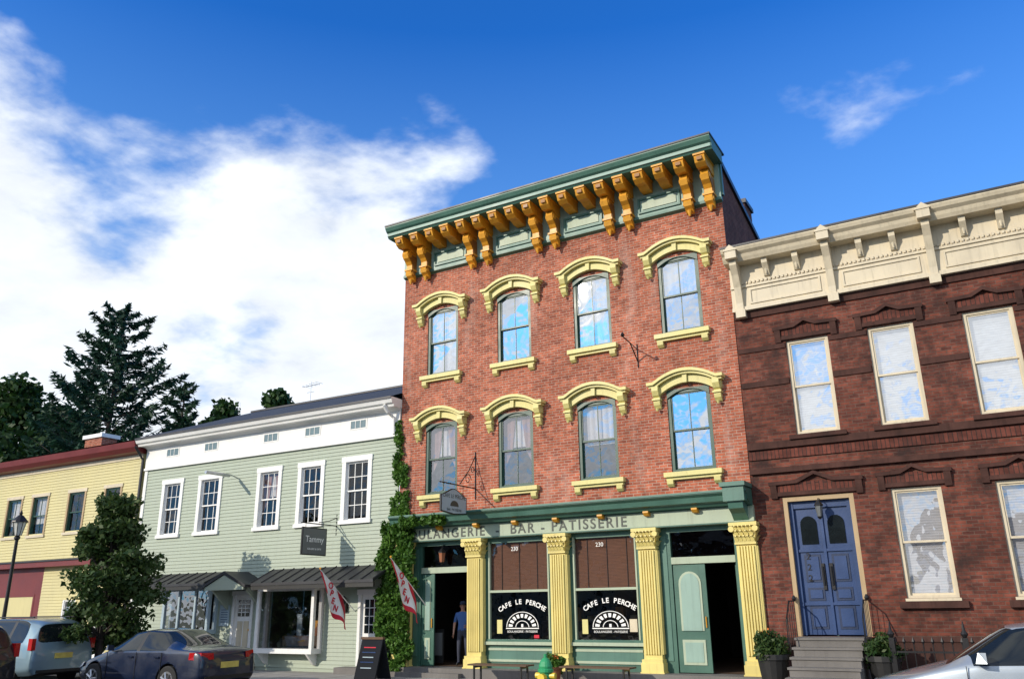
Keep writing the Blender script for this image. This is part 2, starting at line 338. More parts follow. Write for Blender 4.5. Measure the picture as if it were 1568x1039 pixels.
for i,x in enumerate(mx):
    g.prism([(-.08,12.88),(-.88,12.88),(-.90,12.80),(-.84,12.66),(-.70,12.58),(-.5,12.60),(-.35,12.54),(-.08,12.54)],'x',x-.14,x+.14,'gold')
    g.box(x-.16,x+.16,-.93,-.06,12.845,12.895,'gold')
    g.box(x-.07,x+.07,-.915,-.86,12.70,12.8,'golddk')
bi=[0,1,4,5,8,9,12,13,16,17]
for i in bi:
    x=mx[i]
    prof=[(-.07,12.56),(-.52,12.56),(-.56,12.44),(-.50,12.30),(-.38,12.22),(-.30,12.12),(-.30,11.98),(-.35,11.88),(-.31,11.76),(-.22,11.70),(-.14,11.62),(-.07,11.60)]
    g.prism(prof,'x',x-.105,x+.105,'gold')
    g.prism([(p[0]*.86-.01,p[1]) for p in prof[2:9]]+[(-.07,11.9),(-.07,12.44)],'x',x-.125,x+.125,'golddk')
    g.box(x-.15,x+.15,-.36,-.06,11.93,11.985,'gold'); g.tube([(x,-.2,11.66),(x,-.2,11.5)],[.07,.025],'gold',8)
    g.tube([(x-.13,-.44,12.42),(x+.13,-.44,12.42)],.085,'gold',10); g.tube([(x-.13,-.26,11.83),(x+.13,-.26,11.83)],.06,'gold',10)
for a,b in zip(bi[1::2][:-1],bi[2::2]):
    x0=mx[a]+.26;x1=mx[b]-.26; z0,z1=11.98,12.44
    for q in ((x0,x1,z1-.05,z1),(x0,x1,z0,z0+.05),(x0,x0+.05,z0+.05,z1-.05),(x1-.05,x1,z0+.05,z1-.05)): g.box(q[0],q[1],-.12,-.07,q[2],q[3],'tealdk')
    g.box(x0+.12,x1-.12,-.095,-.07,z0+.11,z1-.11,'greenl')
g.done()
cx=[-15.44,-12.97,-10.37,-7.88,-5.41]; CW=.46
g=G('storefront_columns',main)
for x in cx:
    x1=x+CW
    g.box(x,x1,-.10,.12,.3,2.95,'colyel')
    nf=6
    for j in range(nf):
        a=x+.03+(CW-.06)*(j)/nf; w=(CW-.06)/nf
        g.prism([(a+.008,-.10),(a+w*.2,-.145),(a+w*.8,-.145),(a+w-.008,-.10)],'z',.45,2.86,'colyel')
    for j in range(3):
        a=-.09+.2*j/3; g.prism([(x1,a),(x1+.035,a+.015),(x1+.035,a+.045),(x1,a+.06)],'z',.45,2.86,'colyel')
    g.box(x-.05,x1+.05,-.2,.12,.0,.26,'colyel'); g.box(x-.03,x1+.03,-.18,.12,.26,.34,'colyel'); g.box(x-.07,x1+.07,-.22,.12,WALK,.06,'colyel')
    g.box(x-.02,x1+.02,-.16,.12,2.90,2.95,'colyel')
    g.prism([(x,2.95),(x1,2.95),(x1+.06,3.32),(x-.06,3.32)],'y',-.17,.12,'colyel'); g.box(x-.1,x1+.1,-.27,.12,3.32,3.40,'colyel')
    for r,(zz,n,s,yy) in enumerate(((2.97,5,.085,-.18),(3.09,4,.095,-.2),(3.2,5,.08,-.22))):
        for j in range(n):
            cx_=x+CW*(j+.5)/n
            g.mesh([(cx_-s*.45,yy,zz),(cx_+s*.45,yy,zz),(cx_+s*.55,yy-.03,zz+.08),(cx_-s*.55,yy-.03,zz+.08),(cx_+s*.3,yy-.09,zz+.13),(cx_-s*.3,yy-.09,zz+.13),(cx_,yy-.1,zz+.09)],[(0,1,2,3),(3,2,4,5),(5,4,6)],'colyel')
        for j in range(3):
            yy2=-.13+.09*j; g.mesh([(x1+.03,yy2-.04,zz),(x1+.03,yy2+.04,zz),(x1+.06,yy2+.05,zz+.08),(x1+.06,yy2-.05,zz+.08),(x1+.12,yy2+.02,zz+.12),(x1+.12,yy2-.02,zz+.12)],[(0,1,2,3),(3,2,4,5)],'colyel')
    for sx in (x-.05,x1+.05): g.tube([(sx,-.26,3.25),(sx,-.1,3.25)],.07,'colyel',10)
g.done()
g=G('storefront_cornice',main)
g.box(L0,R0+.02,-.12,.1,3.40,3.80,'greenl'); g.box(L0,R0+.02,-.15,-.12,3.40,3.43,'green'); g.box(L0,R0+.02,-.16,-.12,3.77,3.80,'green')
g.prism([(-.0,3.80),(-.26,3.80),(-.32,3.87),(-.42,3.90),(-.44,4.02),(-.52,4.08),(-.52,4.14),(0,4.20)],'x',L0,R0-.0,'green')
g.box(L0,R0,-.54,-.50,4.10,4.145,'tealdk')
for x in [-13.85,-12.6,-11.35,-10.1,-8.8,-7.55,-6.3]: g.prism([(-.0,3.80),(-.30,3.80),(-.31,3.76),(-.24,3.70),(-.1,3.68),(0,3.68)],'x',x-.07,x+.07,'gold')
for x in (-5.2,):
    g.box(x-.28,x+.22,-.62,.0,3.86,4.22,'tealdk'); g.box(x-.33,x+.27,-.68,0,4.2,4.3,'tealdk'); g.prism([(0,3.86),(-.55,3.86),(-.5,3.7),(-.3,3.6),(-.12,3.45),(0,3.45)],'x',x-.2,x+.15,'tealdk')
g.done()
text('BOULANGERIE  -  BAR - PATISSERIE',main,'lett_d',.36,(-11.68,-.125,3.585),spacing=1.27,name='sign_band_lettering',bold=.004)
g=G('storefront_base',main)
g.box(L0,R0,-.42,.5,WALK-.1,.03,'stone'); g.box(L0,-12.9,-.62,-.42,WALK-.1,-.08,'stone'); g.done()
g=G('shop_interior',main)
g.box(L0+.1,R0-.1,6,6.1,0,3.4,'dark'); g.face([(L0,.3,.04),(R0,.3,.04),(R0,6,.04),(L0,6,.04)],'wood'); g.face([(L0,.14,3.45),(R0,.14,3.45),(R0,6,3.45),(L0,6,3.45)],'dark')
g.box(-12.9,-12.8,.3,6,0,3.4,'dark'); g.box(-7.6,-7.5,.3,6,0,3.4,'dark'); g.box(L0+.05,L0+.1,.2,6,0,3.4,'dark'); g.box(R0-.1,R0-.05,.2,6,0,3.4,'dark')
g.box(-12.3,-8,3,3.6,.05,1.15,'wood')
for x in (-11.6,-10.2,-9.2): g.lathe([(.01,0),(.16,0),(.06,.12),(.01,.14)],(x,2.2,2.2),'lampglass',12)
for i in range(9): g.box(-12.2+.45*i,-11.95+.45*i,3.1,3.3,1.15,1.3+.12*(i%3),('cream','terra','gold')[i%3])
g.box(-14.5,-14.15,.5,.55,.1,1.0,'trimblk'); g.box(-14.47,-14.18,.47,.5,.3,.9,'sign'); g.box(-14.9,-13.3,2.5,2.9,.05,1.0,'wood')
g.done()
g=G('display_windows',main)
for n_,(a,b) in enumerate(((-12.51,-10.37),(-9.91,-7.88))):
    y=.12
    g.box(a,b,y-.02,y+.12,.03,.14,'green')
    g.box(a,b,y,y+.1,.14,.62,'green'); 
    for z in (.2,.48): g.box(a+.1,b-.1,y-.03,y,z,z+.06,'greenl')
    g.box(a+.1,b-.1,y-.012,y,.26,.48,'tealdk')
    g.box(a,b,y-.10,y+.1,.62,.70,'greenl'); g.box(a,b,y-.06,y+.1,.70,.76,'green')
    g.box(a,a+.13,y-.03,y+.1,.76,3.34,'green'); g.box(b-.13,b,y-.03,y+.1,.76,3.34,'green'); g.box(a+.13,a+.17,y-.05,y+.05,.76,3.3,'greenl'); g.box(b-.17,b-.13,y-.05,y+.05,.76,3.3,'greenl')
    g.box(a,b,y-.032,y+.1,3.26,3.40,'green'); g.box(a+.17,b-.17,y-.04,y+.08,1.95,2.01,'greenl')
    g.face([(a+.13,y+.02,.76),(b-.13,y+.02,.76),(b-.13,y+.02,3.26),(a+.13,y+.02,3.26)],'glassd')
    g.face([(a+.1,y+.08,2.0),(b-.1,y+.08,2.0),(b-.1,y+.08,3.3),(a+.1,y+.08,3.3)],'bamboo')
    for i in range(3): 
        x=a+.5+.55*i; g.box(x,x+.012,y+.06,y+.072,2.0,3.3,'black')
g.done()
def arctext(body,c,z,r,a0,a1,size,y,par,mat='letter'):
    n=len(body)
    for i,ch in enumerate(body):
        if ch==' ': continue
        t=math.radians(a0+(a1-a0)*i/(n-1)); 
        text(ch,par,mat,size,(c+r*math.sin(t),y,z+r*math.cos(t)),ry=t,name='letter',ext=.003,bold=.004)
for c in (-11.36,-8.82):
    y=.125
    arctext('CAFE LE PERCHE',c,.40,1.30,-31,31,.17,y,main)
    g=G('window_logo',main)
    def ring(r0,r1,z,k='letter',a0=-90,a1=90,n=20,yy=y):
        for i in range(n):
            t0=math.radians(a0+(a1-a0)*i/n);t1=math.radians(a0+(a1-a0)*(i+1)/n)
            g.face([(c+r0*math.sin(t0),yy,z+r0*math.cos(t0)*.8),(c+r1*math.sin(t0),yy,z+r1*math.cos(t0)*.8),(c+r1*math.sin(t1),yy,z+r1*math.cos(t1)*.8),(c+r0*math.sin(t1),yy,z+r0*math.cos(t1)*.8)],k)
    ring(.47,.49,1.06); ring(.19,.21,1.06); 
    for i in range(9): ring(.30,.42,1.06,a0=-87+i*20,a1=-75+i*20,n=3)
    g.box(c-.5,c+.5,y-.002,y+.001,1.02,1.045,'letter'); g.box(c-.03,c+.03,y-.003,y+.001,1.06,1.14,'letter')
    g.done(); text('BOULANGERIE - PATISSERIE',main,'letter',.075,(c,y,.95),name='window_lettering',ext=.002)
    text('230',main,'letter',.15,(c-.2,.11,3.08),name='street_number',ext=.002)
    g=G('menu_notices',main); g.box(c-.78,c-.62,y,y+.01,.9,1.25,'yel'); g.box(c+.52,c+.72,y,y+.01,.95,1.25,'cream') if c>-9 else g.box(c+.35,c+.5,y,y+.01,.79,.87,'red'); g.done()
def panel_arch(g,c,w,z0,z1,y,k):
    pts=[(c-w,z0),(c+w,z0)]+[(c+w*math.cos(t*math.pi/10),z1-w+w*math.sin(t*math.pi/10)) for t in range(0,11)]
    g.prism(pts,'y',y-.02,y,k); g.prism([(c+(p[0]-c)*.82,z0+.05+(p[1]-z0-.05)*.965) for p in pts],'y',y-.03,y-.02,'teal' if k=='greenl' else k)
g=G('shop_doors',main)
for a,b,ol in ((-7.42,-5.41,1),(-14.98,-12.97,0)):
    y=.12
    g.box(a,a+.32,y-.03,y+.1,.03,3.4,'green'); g.box(b-.10,b,y-.03,y+.1,.03,3.4,'green'); g.box(a+.32,b-.1,y-.04,y+.1,2.52,2.68,'greenl'); g.box(a+.32,b-.1,y-.03,y+.1,3.28,3.4,'green')
    g.box(a+.08,a+.22,y-.05,y-.03,.3,3.2,'tealdk')
    g.face([(a+.32,y+.03,2.68),(b-.1,y+.03,2.68),(b-.1,y+.03,3.28),(a+.32,y+.03,3.28)],'glassd')
    x0=a+.34; x1=x0+.80 if ol else x0+.42
    g.box(x0,x1,y+.0,y+.05,.05,2.50,'green'); c=(x0+x1)/2; w=(x1-x0)/2-.12
    panel_arch(g,c,w,.98,2.34,y,'greenl'); g.box(c-w,c+w,y-.02,y,.22,.78,'greenl'); g.box(c-w+.06,c+w-.06,y-.03,y-.02,.28,.72,'teal')
    g.tube([(x1-.06,y-.03,1.05),(x1-.06,y-.03,1.3)],.015,'gold',6)
    g.box(b-.16,b-.12,y+.1,y+.95,.05,2.5,'green'); g.box(b-.175,b-.16,y+.22,y+.85,.95,2.3,'glassd'); g.box(b-.17,b-.16,y+.2,y+.86,.25,.8,'tealdk')
g.done()
g=G('door_lantern',main); X,Y,Z=-13.85,-.05,2.95
g.tube([(X,.1,Z+.35),(X,Y,Z+.3),(X,Y,Z+.2)],.012,'black',6); g.lathe([(.02,.25),(.12,.14),(.12,.12),(.01,.12)],(X,Y,Z),'black',6); g.lathe([(.07,-.14),(.105,.11)],(X,Y,Z),'terra',6); g.lathe([(.03,-.2),(.08,-.14)],(X,Y,Z),'black',6); g.done()

def blade(name,X,y0,y1,z0,z1,kb,lines,top=None,kt='letter',scroll=True):
    e=empty(name); g=G('board',e); pr=[]
    c=(y0+y1)/2
    for t in range(-8,9):
        yy=c+(y1-y0)/2*t/8; pr.append((yy,z1-.10+.12*math.cos(t/8*math.pi)*.8))
    poly=[(y1,z0+.05),(c,z0),(y0,z0+.05)]+pr if scroll else [(y1,z0),(y0,z0),(y0,z1),(y1,z1)]
    g.prism(poly,'x',X-.025,X+.025,'black')
    g.prism([(c+(p[0]-c)*.94,(z0+z1)/2+(p[1]-(z0+z1)/2)*.92) for p in poly],'x',X-.03,X+.03,kb); g.done()
    for body,sz,zz in lines: text(body,e,kt,sz,(X+.032,c,zz),rz=math.pi/2,name='lettering',ext=.002)
    g=G('bracket',e); zt=z1+.12
    g.tube([(X,0,zt),(X,y0-.05,zt)],.018,'black',6); g.tube([(X,.0,zt-.3),(X,.0,(top or zt+.4)+.1)],.022,'black',6)
    for yy in (y0+.15,y1-.15): g.tube([(X,yy,z1-.08),(X,yy,zt)],.008,'black',5)
    if top: g.tube([(X,0,top),(X,-.35,top-(top-zt)*.5),(X,-.8,zt+.05)],.014,'black',6)
    if scroll:
        pts=[(X,-.4+.17*math.cos(t*.7)*(1-t/14),zt+.22+.17*math.sin(t*.7)*(1-t/14)) for t in range(12)]; g.tube(pts,.012,'black',5)
        pts=[(X,-.16+.1*math.cos(t*.7)*(1-t/14),zt+.5+.12*math.sin(t*.7)*(1-t/14)) for t in range(12)]; g.tube(pts,.012,'black',5)
    g.done(); return e
blade('cafe_blade_sign',-12.75,-1.75,-.5,3.98,4.68,'paleblue',[('CAFE LE PERCHE',.15,4.46),('BAR  PATISSERIE',.1,4.1)],top=5.75,kt='lett_d')
g=G('board_oven_mark',bpy.data.objects['cafe_blade_sign'])
g.prism([(-1.12+.2*math.cos(t*math.pi/8),4.2+.15*math.sin(t*math.pi/8)) for t in range(9)],'x',-12.718,-12.712,'lett_d'); g.done()
blade('shop_blade_sign',-17.9,-1.5,-.45,3.12,3.93,'sign',[('Tammy',.26,3.58),('GALLERY & GIFTS',.075,3.3)],top=4.3,scroll=False)
e=empty('iron_wall_arm'); g=G('arm',e); g.tube([(-7.6,0,7.75),(-7.6,-.5,8.15),(-7.6,-1.0,8.2)],.018,'black',6); g.tube([(-7.6,0,8.1),(-7.6,-.6,8.17)],.012,'black',6); g.lathe([(.02,0),(.06,.05),(.02,.12)],(-7.6,-1.0,8.18),'black',8); g.tube([(-7.6,-.0,7.6),(-7.6,0,8.25)],.02,'black',6); g.done()

# ================================================================== RIGHT BROWN BRICK BUILDING
rb=empty('brownstone_brick_rowhouse'); RX=6.5
uw=[(-3.76,-2.78),(-1.90,-.92),(.08,1.06),(2.0,2.98),(3.9,4.9)]
lw=[(-1.92,-.92),(.10,1.10),(2.05,3.0),(3.95,4.9)]
h=[(a,b,5.37,7.68) for a,b in uw]+[(a,b,1.64,3.95) for a,b in lw]+[(-4.26,-2.70,.87,3.92)]
g=G('walls',rb); wall(g,R0+.01,RX,-.3,8.75,h,'brickd',.02,.2)
g.face([(RX,0.02,-.3),(RX,9,-.3),(RX,9,9.5),(RX,.02,9.5)],'brickd'); g.face([(R0+.05,9,-.3),(RX,9,-.3),(RX,9,9.5),(R0+.05,9,9.5)],'brickd'); g.done()
g=G('roof',rb); g.face([(R0+.05,-.3,10.0),(RX,-.3,10.0),(RX,9,9.4),(R0+.05,9,9.4)],'metal'); g.done()
g=G('windows',rb)
for a,b in uw: window(g,a,b,5.37,7.68,'cream',.10,.07,kind='blind',gk='glassb')
for a,b in lw: window(g,a,b,1.64,3.95,'cream',.10,.07,kind='blind',gk='glasslow')
for (a,b),z0 in [(q,5.37) for q in uw]+[(q,1.64) for q in lw]: g.box(a-.03,b+.03,-.0,.08,z0-.06,z0-.005,'cream')
g.done()
g=G('stone_trim',rb); 
def lint(a,b,z,pk=.13):
    c=(a+b)/2; w=(b-a)/2
    g.box(a-.16,b+.16,-.05,.02,z+.0,z+.09,'bstone')
    g.box(a-.16,b+.16,-.03,.018,z+.09,z+.30,'soldier')
    t=[(c-w-.26,z+.25),(c-w-.26,z+.33),(c-w*.55,z+.35),(c,z+.35+pk),(c+w*.55,z+.35),(c+w+.26,z+.33),(c+w+.26,z+.25),(c+w*.5,z+.27),(c,z+.27+pk),(c-w*.5,z+.27)]
    g.prism(t,'y',-.10,.02,'bstone')
    for s in (-1,1): g.prism([(.02,z+.25),(-.09,z+.25),(-.07,z+.08),(-.04,z-.05),(.02,z-.06)],'x',c+s*(w+.16)-.07,c+s*(w+.16)+.07,'bstone')
for a,b in uw: lint(a,b,7.70)
for a,b in lw: lint(a,b,3.97)
lint(-4.26,-2.70,3.95,.18)
for z0,z1,y in ((8.42,8.60,-.03),(5.08,5.24,-.07),(4.50,4.62,-.08),(6.62,6.76,-.015),(7.52,7.64,-.012)):
    hh=list(uw) if 5.3<z0<8 else []
    segs=[];cur=R0+.02
    for a,b in hh: segs.append((cur,a-.02)); cur=b+.02
    segs.append((cur,RX))
    for a,b in segs: g.box(a,b,y,.02,z0,z1,'bstone')
g.box(R0+.02,RX,-.02,.019,4.84,5.04,'soldier')
for a,b in uw: g.prism([(.02,5.3),(-.13,5.34),(-.13,5.24),(.02,5.2)],'x',a-.15,b+.15,'bstone')
for a,b in lw: g.box(a-.15,b+.15,-.11,.02,1.44,1.575,'bstone')
g.box(R0+.02,-4.3,-.06,.02,-.3,.85,'bstone'); g.box(-2.65,RX,-.06,.02,-.3,.78,'bstone'); g.box(-2.65,RX,-.09,.02,.78,.88,'bstone')
g.done()
g=G('cornice',rb)
g.box(R0+.02,RX,-.08,.02,8.60,9.9,'cream'); g.box(R0+.02,RX,-.14,-.08,8.60,8.70,'cream'); g.box(R0+.02,RX,-.12,-.08,9.22,9.28,'cream')
g.prism([(0,9.82),(-.42,9.82),(-.47,9.9),(-.5,9.98),(-.58,10.04),(-.62,10.12),(-.62,10.15),(0,10.15)],'x',R0-.02,RX,'cream'); g.box(R0-.03,RX,-.64,.1,10.152,10.20,'metal')
big=[-4.72,-2.50,-.30,1.9,4.1,6.3]
for x in big:
    g.prism([(-.08,9.85),(-.50,9.85),(-.52,9.72),(-.38,9.50),(-.26,9.2),(-.18,8.8),(-.17,8.62),(-.08,8.55)],'x',x-.085,x+.085,'cream'); g.box(x-.14,x+.14,-.66,-.0,9.86,10.06,'cream'); g.prism([(x-.18,10.06),(x+.18,10.06),(x,10.22)],'y',-.68,0,'cream'); g.box(x-.12,x+.12,-.2,0,8.42,8.62,'cream')
for i in range(len(big)-1):
    for j in (1,2):
        x=big[i]+(big[i+1]-big[i])*j/3; g.prism([(-.08,9.82),(-.34,9.82),(-.33,9.7),(-.22,9.56),(-.14,9.42),(-.08,9.4)],'x',x-.07,x+.07,'cream'); g.tube([(x,-.2,9.58),(x,-.2,9.44)],[.04,.02],'cream',6)
    a=big[i]+.25;b=big[i+1]-.25
    for q in ((a,b,9.12,9.16),(a,b,8.76,8.80),(a,a+.04,8.8,9.12),(b-.04,b,8.8,9.12)): g.box(q[0],q[1],-.11,-.08,q[2],q[3],'cream')
x=R0+.1
while x<RX: g.box(x,x+.05,-.13,-.08,9.30,9.37,'cream'); x+=.1
g.done()
g=G('front_door',rb)
a,b=-4.26,-2.70
g.box(a,a+.10,.03,.25,.87,3.92,'tan'); g.box(b-.10,b,.03,.25,.87,3.92,'tan'); g.box(a+.1,b-.1,.03,.25,3.82,3.92,'tan')
A,Bq=a+.10,b-.10; mid=(A+Bq)/2
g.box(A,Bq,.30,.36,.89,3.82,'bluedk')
g.box(A,A+.09,.14,.30,.89,3.82,'bluedoor'); g.box(Bq-.09,Bq,.14,.30,.89,3.82,'bluedoor'); g.box(A+.09,Bq-.09,.16,.30,3.66,3.82,'bluedoor')
for s,(p,q) in enumerate(((A+.09,mid-.008),(mid+.008,Bq-.09))):
    g.box(p,q,.22,.29,.90,3.66,'bluedoor')
    c=(p+q)/2;w=(q-p)/2-.11
    for z0,z1 in ((1.02,1.5),(1.62,1.9),(2.02,2.62)): 
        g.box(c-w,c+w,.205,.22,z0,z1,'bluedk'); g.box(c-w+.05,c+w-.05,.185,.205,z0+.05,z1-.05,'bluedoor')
    g.box(p,q,.18,.22,1.52,1.58,'bluedoor'); g.box(p,q,.18,.22,2.68,2.74,'bluedoor')
    pts=[(c-w,2.85),(c+w,2.85)]+[(c+w*math.cos(t*math.pi/10),3.3+w*math.sin(t*math.pi/10)) for t in range(11)]; g.prism(pts,'y',.20,.22,'carglass')
g.box(mid-.03,mid+.03,.175,.22,.9,3.66,'bluedoor')
for s in (-1,1): g.tube([(mid+s*.09,.15,1.95),(mid+s*.09,.15,2.35)],.022,'black',8); g.box(mid+s*.09-.035,mid+s*.09+.035,.16,.22,1.85,2.42,'black')
g.done()
for i,ch in enumerate('222'): text(ch,rb,'black',.2,(-3.86,.175,2.58-.24*i),name='house_number')
g=G('door_lantern',rb); X,Y,Z=-3.45,-.1,3.55
g.tube([(X,.1,Z+.3),(X,Y,Z+.28),(X,Y,Z+.2)],.012,'black',6); g.lathe([(.02,.25),(.1,.14),(.1,.12),(.01,.12)],(X,Y,Z),'black',6); g.lathe([(.05,-.12),(.085,.11)],(X,Y,Z),'sign',6); g.lathe([(.02,-.18),(.06,-.12)],(X,Y,Z),'black',6); g.done()
g=G('stoop',rb)
for i in range(6):
    z1=.87-i*.178; y0=-.75-.30*i
    g.box(-4.15,-2.80,y0,y0+.31 if i else .02,WALK-.05,z1-.045,'stone'); g.box(-4.18,-2.77,y0-.03,(y0+.30 if i else .018),z1-.045,z1,'stone')
g.done()
g=G('stoop_railings',rb)
for x in (-4.24,-2.71):
    g.tube([(x,-.05,1.62),(x,-.6,1.62),(x,-1.0,1.25),(x,-1.05,.75)],.016,'black',6)
    for i in range(5):
        y=-.1-.2*i; zt=1.62 if y>-.6 else 1.62+(y+.6)*.9
        g.tube([(x,y,.6),(x,y,zt)],.008,'black',5)
    g.lathe([(.03,0),(.05,.05),(.02,.12)],(x,-.05,1.62),'black',8)
g.done()
fe=empty('iron_fence'); g=G('fence',fe)
for z in (-.0,.62): g.box(-2.2,6.4,-1.22,-1.18,z,z+.035,'black')
x=-2.15
while x<6.4:
    g.tube([(x,-1.2,WALK),(x,-1.2,.78)],.012,'black',5); g.lathe([(.012,0),(.035,.05),(.002,.14)],(x,-1.2,.78),'black',5); x+=.17
for x in (-2.2,-.9,1.6,4.1): g.box(x-.05,x+.05,-1.25,-1.15,WALK,.9,'black'); g.lathe([(.03,0),(.07,.07),(.03,.14),(.01,.3)],(x,-1.2,.9),'black',8)
g.done()

# ================================================================== GREY CLAPBOARD SHOP
gh=empty('sage_clapboard_shop'); GX0,GX1=-27.5,-15.49
gw=[(-26.40,-25.25),(-24.44,-23.24),(-21.52,-20.38),(-19.65,-18.50),(-17.75,-16.55)]
h=[(a+.02,b-.02,4.10,6.14) for a,b in gw]+[(-20.66,-18.3,.42,2.30),(-25.2,-22.9,.95,2.38),(-22.2,-21.25,.0,2.16),(-16.88,-15.90,.0,2.1)]
g=G('walls',gh); clap(g,GX0,GX1,-.1,6.62,h,'grey',0.); wall(g,GX0,GX1,-.3,6.62,h,'grey',.004,.2)
g.face([(GX0,0,-.3),(GX0,10,-.3),(GX0,10,7.7),(GX0,5,9.8),(GX0,-.0,7.6)],'grey')
g.done()
g=G('window_trim',gh)
for i,(a,b) in enumerate(gw):
    z0,z1=4.08,6.16; f=.15
    g.box(a,a+f,-.05,.06,z0+.12,z1-f,'white'); g.box(b-f,b,-.05,.06,z0+.12,z1-f,'white'); g.box(a-.02,b+.02,-.06,.06,z1-f,z1+.02,'white'); g.box(a-.04,b+.04,-.09,.06,z0,z0+.12,'white')
    window(g,a+f-.01,b-f+.01,z0+.1,z1-f+.01,'white',.04,.03,mv=2,mh=1,kind='pink' if i==2 else 'dark',gk='glassd')
g.done()
g=G('eave',gh)
g.box(GX0,GX1,-.06,.0,6.62,7.50,'white'); g.box(GX0,GX1,-.10,-.06,6.62,6.70,'white')
g.prism([(0,7.5),(-.40,7.5),(-.42,7.56),(-.5,7.6),(-.56,7.74),(-.54,7.78),(-.0,7.78)],'x',GX0-.1,GX1+.02,'white')
g.box(GX0-.1,GX1+.02,-.58,-.56,7.72,7.79,'metal')
g.prism([(-.07,7.42),(-.07,7.5),(-.2,7.5)],'x',GX0,GX1,'white')
for x in (-26.0,-23.95,-21.0,-19.1,-17.15):
    g.box(x-.36,x+.36,-.075,-.06,7.02,7.34,'white'); g.box(x-.31,x+.31,-.08,-.075,7.06,7.30,'mould')
    for j in range(3): g.box(x-.31+.2*j+.0,x-.31+.2*j+.02,-.09,-.08,7.06,7.3,'white')
g.box(GX0,GX0+.16,-.045,.0,-.1,6.62,'white')
g.tube([(GX1-.3,-.5,7.55),(GX1-.25,-.35,7.35),(GX1-.18,-.14,7.2),(GX1-.18,-.1,6.7)],.06,'white',8)
g.done()
g=G('downspout',gh); g.tube([(GX0-.12,-.5,7.5),(GX0-.1,-.3,7.25),(GX0-.1,-.12,7.05),(GX0-.1,-.12,3.0),(GX0-.1,-.12,.0)],.05,'metal',8); g.done()
g=G('roof',gh); g.face([(GX0-.1,-.55,7.79),(GX1+.02,-.55,7.79),(GX1+.02,5,9.85),(GX0-.1,5,9.85)],'slate'); g.face([(GX0-.1,5,9.85),(GX1,5,9.85),(GX1,10.5,7.79),(GX0-.1,10.5,7.79)],'slate')
g.box(GX0-.1,GX1,4.9,5.1,9.83,9.9,'metal'); g.done()
g=G('pent_roofs',gh)
def pent(x0,x1,ztop,zed,yout,l=0.,r=0.):
    g.mesh([(x0,0,ztop),(x1,0,ztop),(x1+r,yout,zed),(x0-l,yout,zed),(x0,0,ztop-.08),(x1,0,ztop-.08),(x1+r,yout,zed-.08),(x0-l,yout,zed-.08)],[(0,1,2,3),(4,5,6,7),(3,2,6,7),(0,3,7,4),(1,2,6,5)],'metal')
    n=int((x1-x0)/.42)
    for i in range(n+1):
        t=i/n; xa=x0+(x1-x0)*t; xb=(x0-l)+(x1+r-x0+l)*t; g.tube([(xa,0,ztop+.01),(xb,yout,zed+.015)],.018,'metal',4)
    g.box(x0-l,x1+r,yout+.02,yout+.08,zed-.2,zed-.08,'trimblk')
pent(-20.45,-15.6,2.83,2.38,-.95); pent(-26.3,-22.7,2.83,2.45,-.85)
g.prism([(-22.55,2.35),(-21.6,2.78),(-20.6,2.35),(-20.6,2.27),(-21.6,2.68),(-22.55,2.27)],'y',-1.05,0,'metal'); g.prism([(-22.45,2.28),(-21.6,2.66),(-20.7,2.28),(-20.7,2.2),(-22.45,2.2)],'y',-1.02,-.96,'grey'); 
for x in (-22.4,-20.85): g.prism([(0,1.6),(-.06,1.6),(-.75,2.2),(-.75,2.27),(0,2.27)],'x',x-.04,x+.04,'grey')
g.done()
g=G('shop_windows',gh)
def shopwin(a,b,z0,z1,yo,k='white',div=()):
    f=.11
    g.box(a,b,yo,0.,z0-.14,z0,k); g.box(a,b,yo,0,z1-.16,z1,k); g.box(a,a+f,yo+.002,yo+f,z0,z1-.16,k); g.box(b-f,b,yo+.002,yo+f,z0,z1-.16,k)
    g.box(a,a+f,-.1,0,z0,z1-.16,k); g.box(b-f,b,-.1,0,z0,z1-.16,k)
    for d in div: g.box(d-.04,d+.04,yo+.004,yo+.06,z0,z1-.16,k)
    g.face([(a+f,yo+.05,z0),(b-f,yo+.05,z0),(b-f,yo+.05,z1-.16),(a+f,yo+.05,z1-.16)],'glasslow')
    for x in (a+.05,b-.05): g.face([(x,yo+f,z0),(x,-.1,z0),(x,-.1,z1-.16),(x,yo+f,z1-.16)],'glassd')
    g.box(a+.05,b-.05,1.6,1.65,z0-.3,z1+.2,'dark'); g.face([(a,0,z0-.01),(b,0,z0-.01),(b,1.6,z0-.01),(a,1.6,z0-.01)],'wood')
    for x in (a+.02,b-.02): g.face([(x,.2,z0-.3),(x,1.6,z0-.3),(x,1.6,z1),(x,.2,z1)],'dark')
    for x in (a+.15,b-.25): g.prism([(0,z0-.14),(yo,z0-.14),(yo*.3,z0-.45),(0,z0-.5)],'x',x,x+.08,k)
shopwin(-20.66,-18.25,.46,2.30,-.45)
shopwin(-25.2,-22.9,1.0,2.38,-.40,'paleblue',(-24.4,-23.6))
g.box(-20.3,-18.7,.4,.9,.5,.8,'wood'); g.box(-19.8,-19.6,.5,.55,.8,1.45,'paleblue'); g.box(-19.2,-18.9,.5,.55,.8,1.25,'gold'); g.lathe([(.01,0),(.1,.02),(.13,.2),(.04,.3),(.06,.36)],(-18.7,.3,.8),'terra',12)
g.done()
g=G('shop_doors',gh)
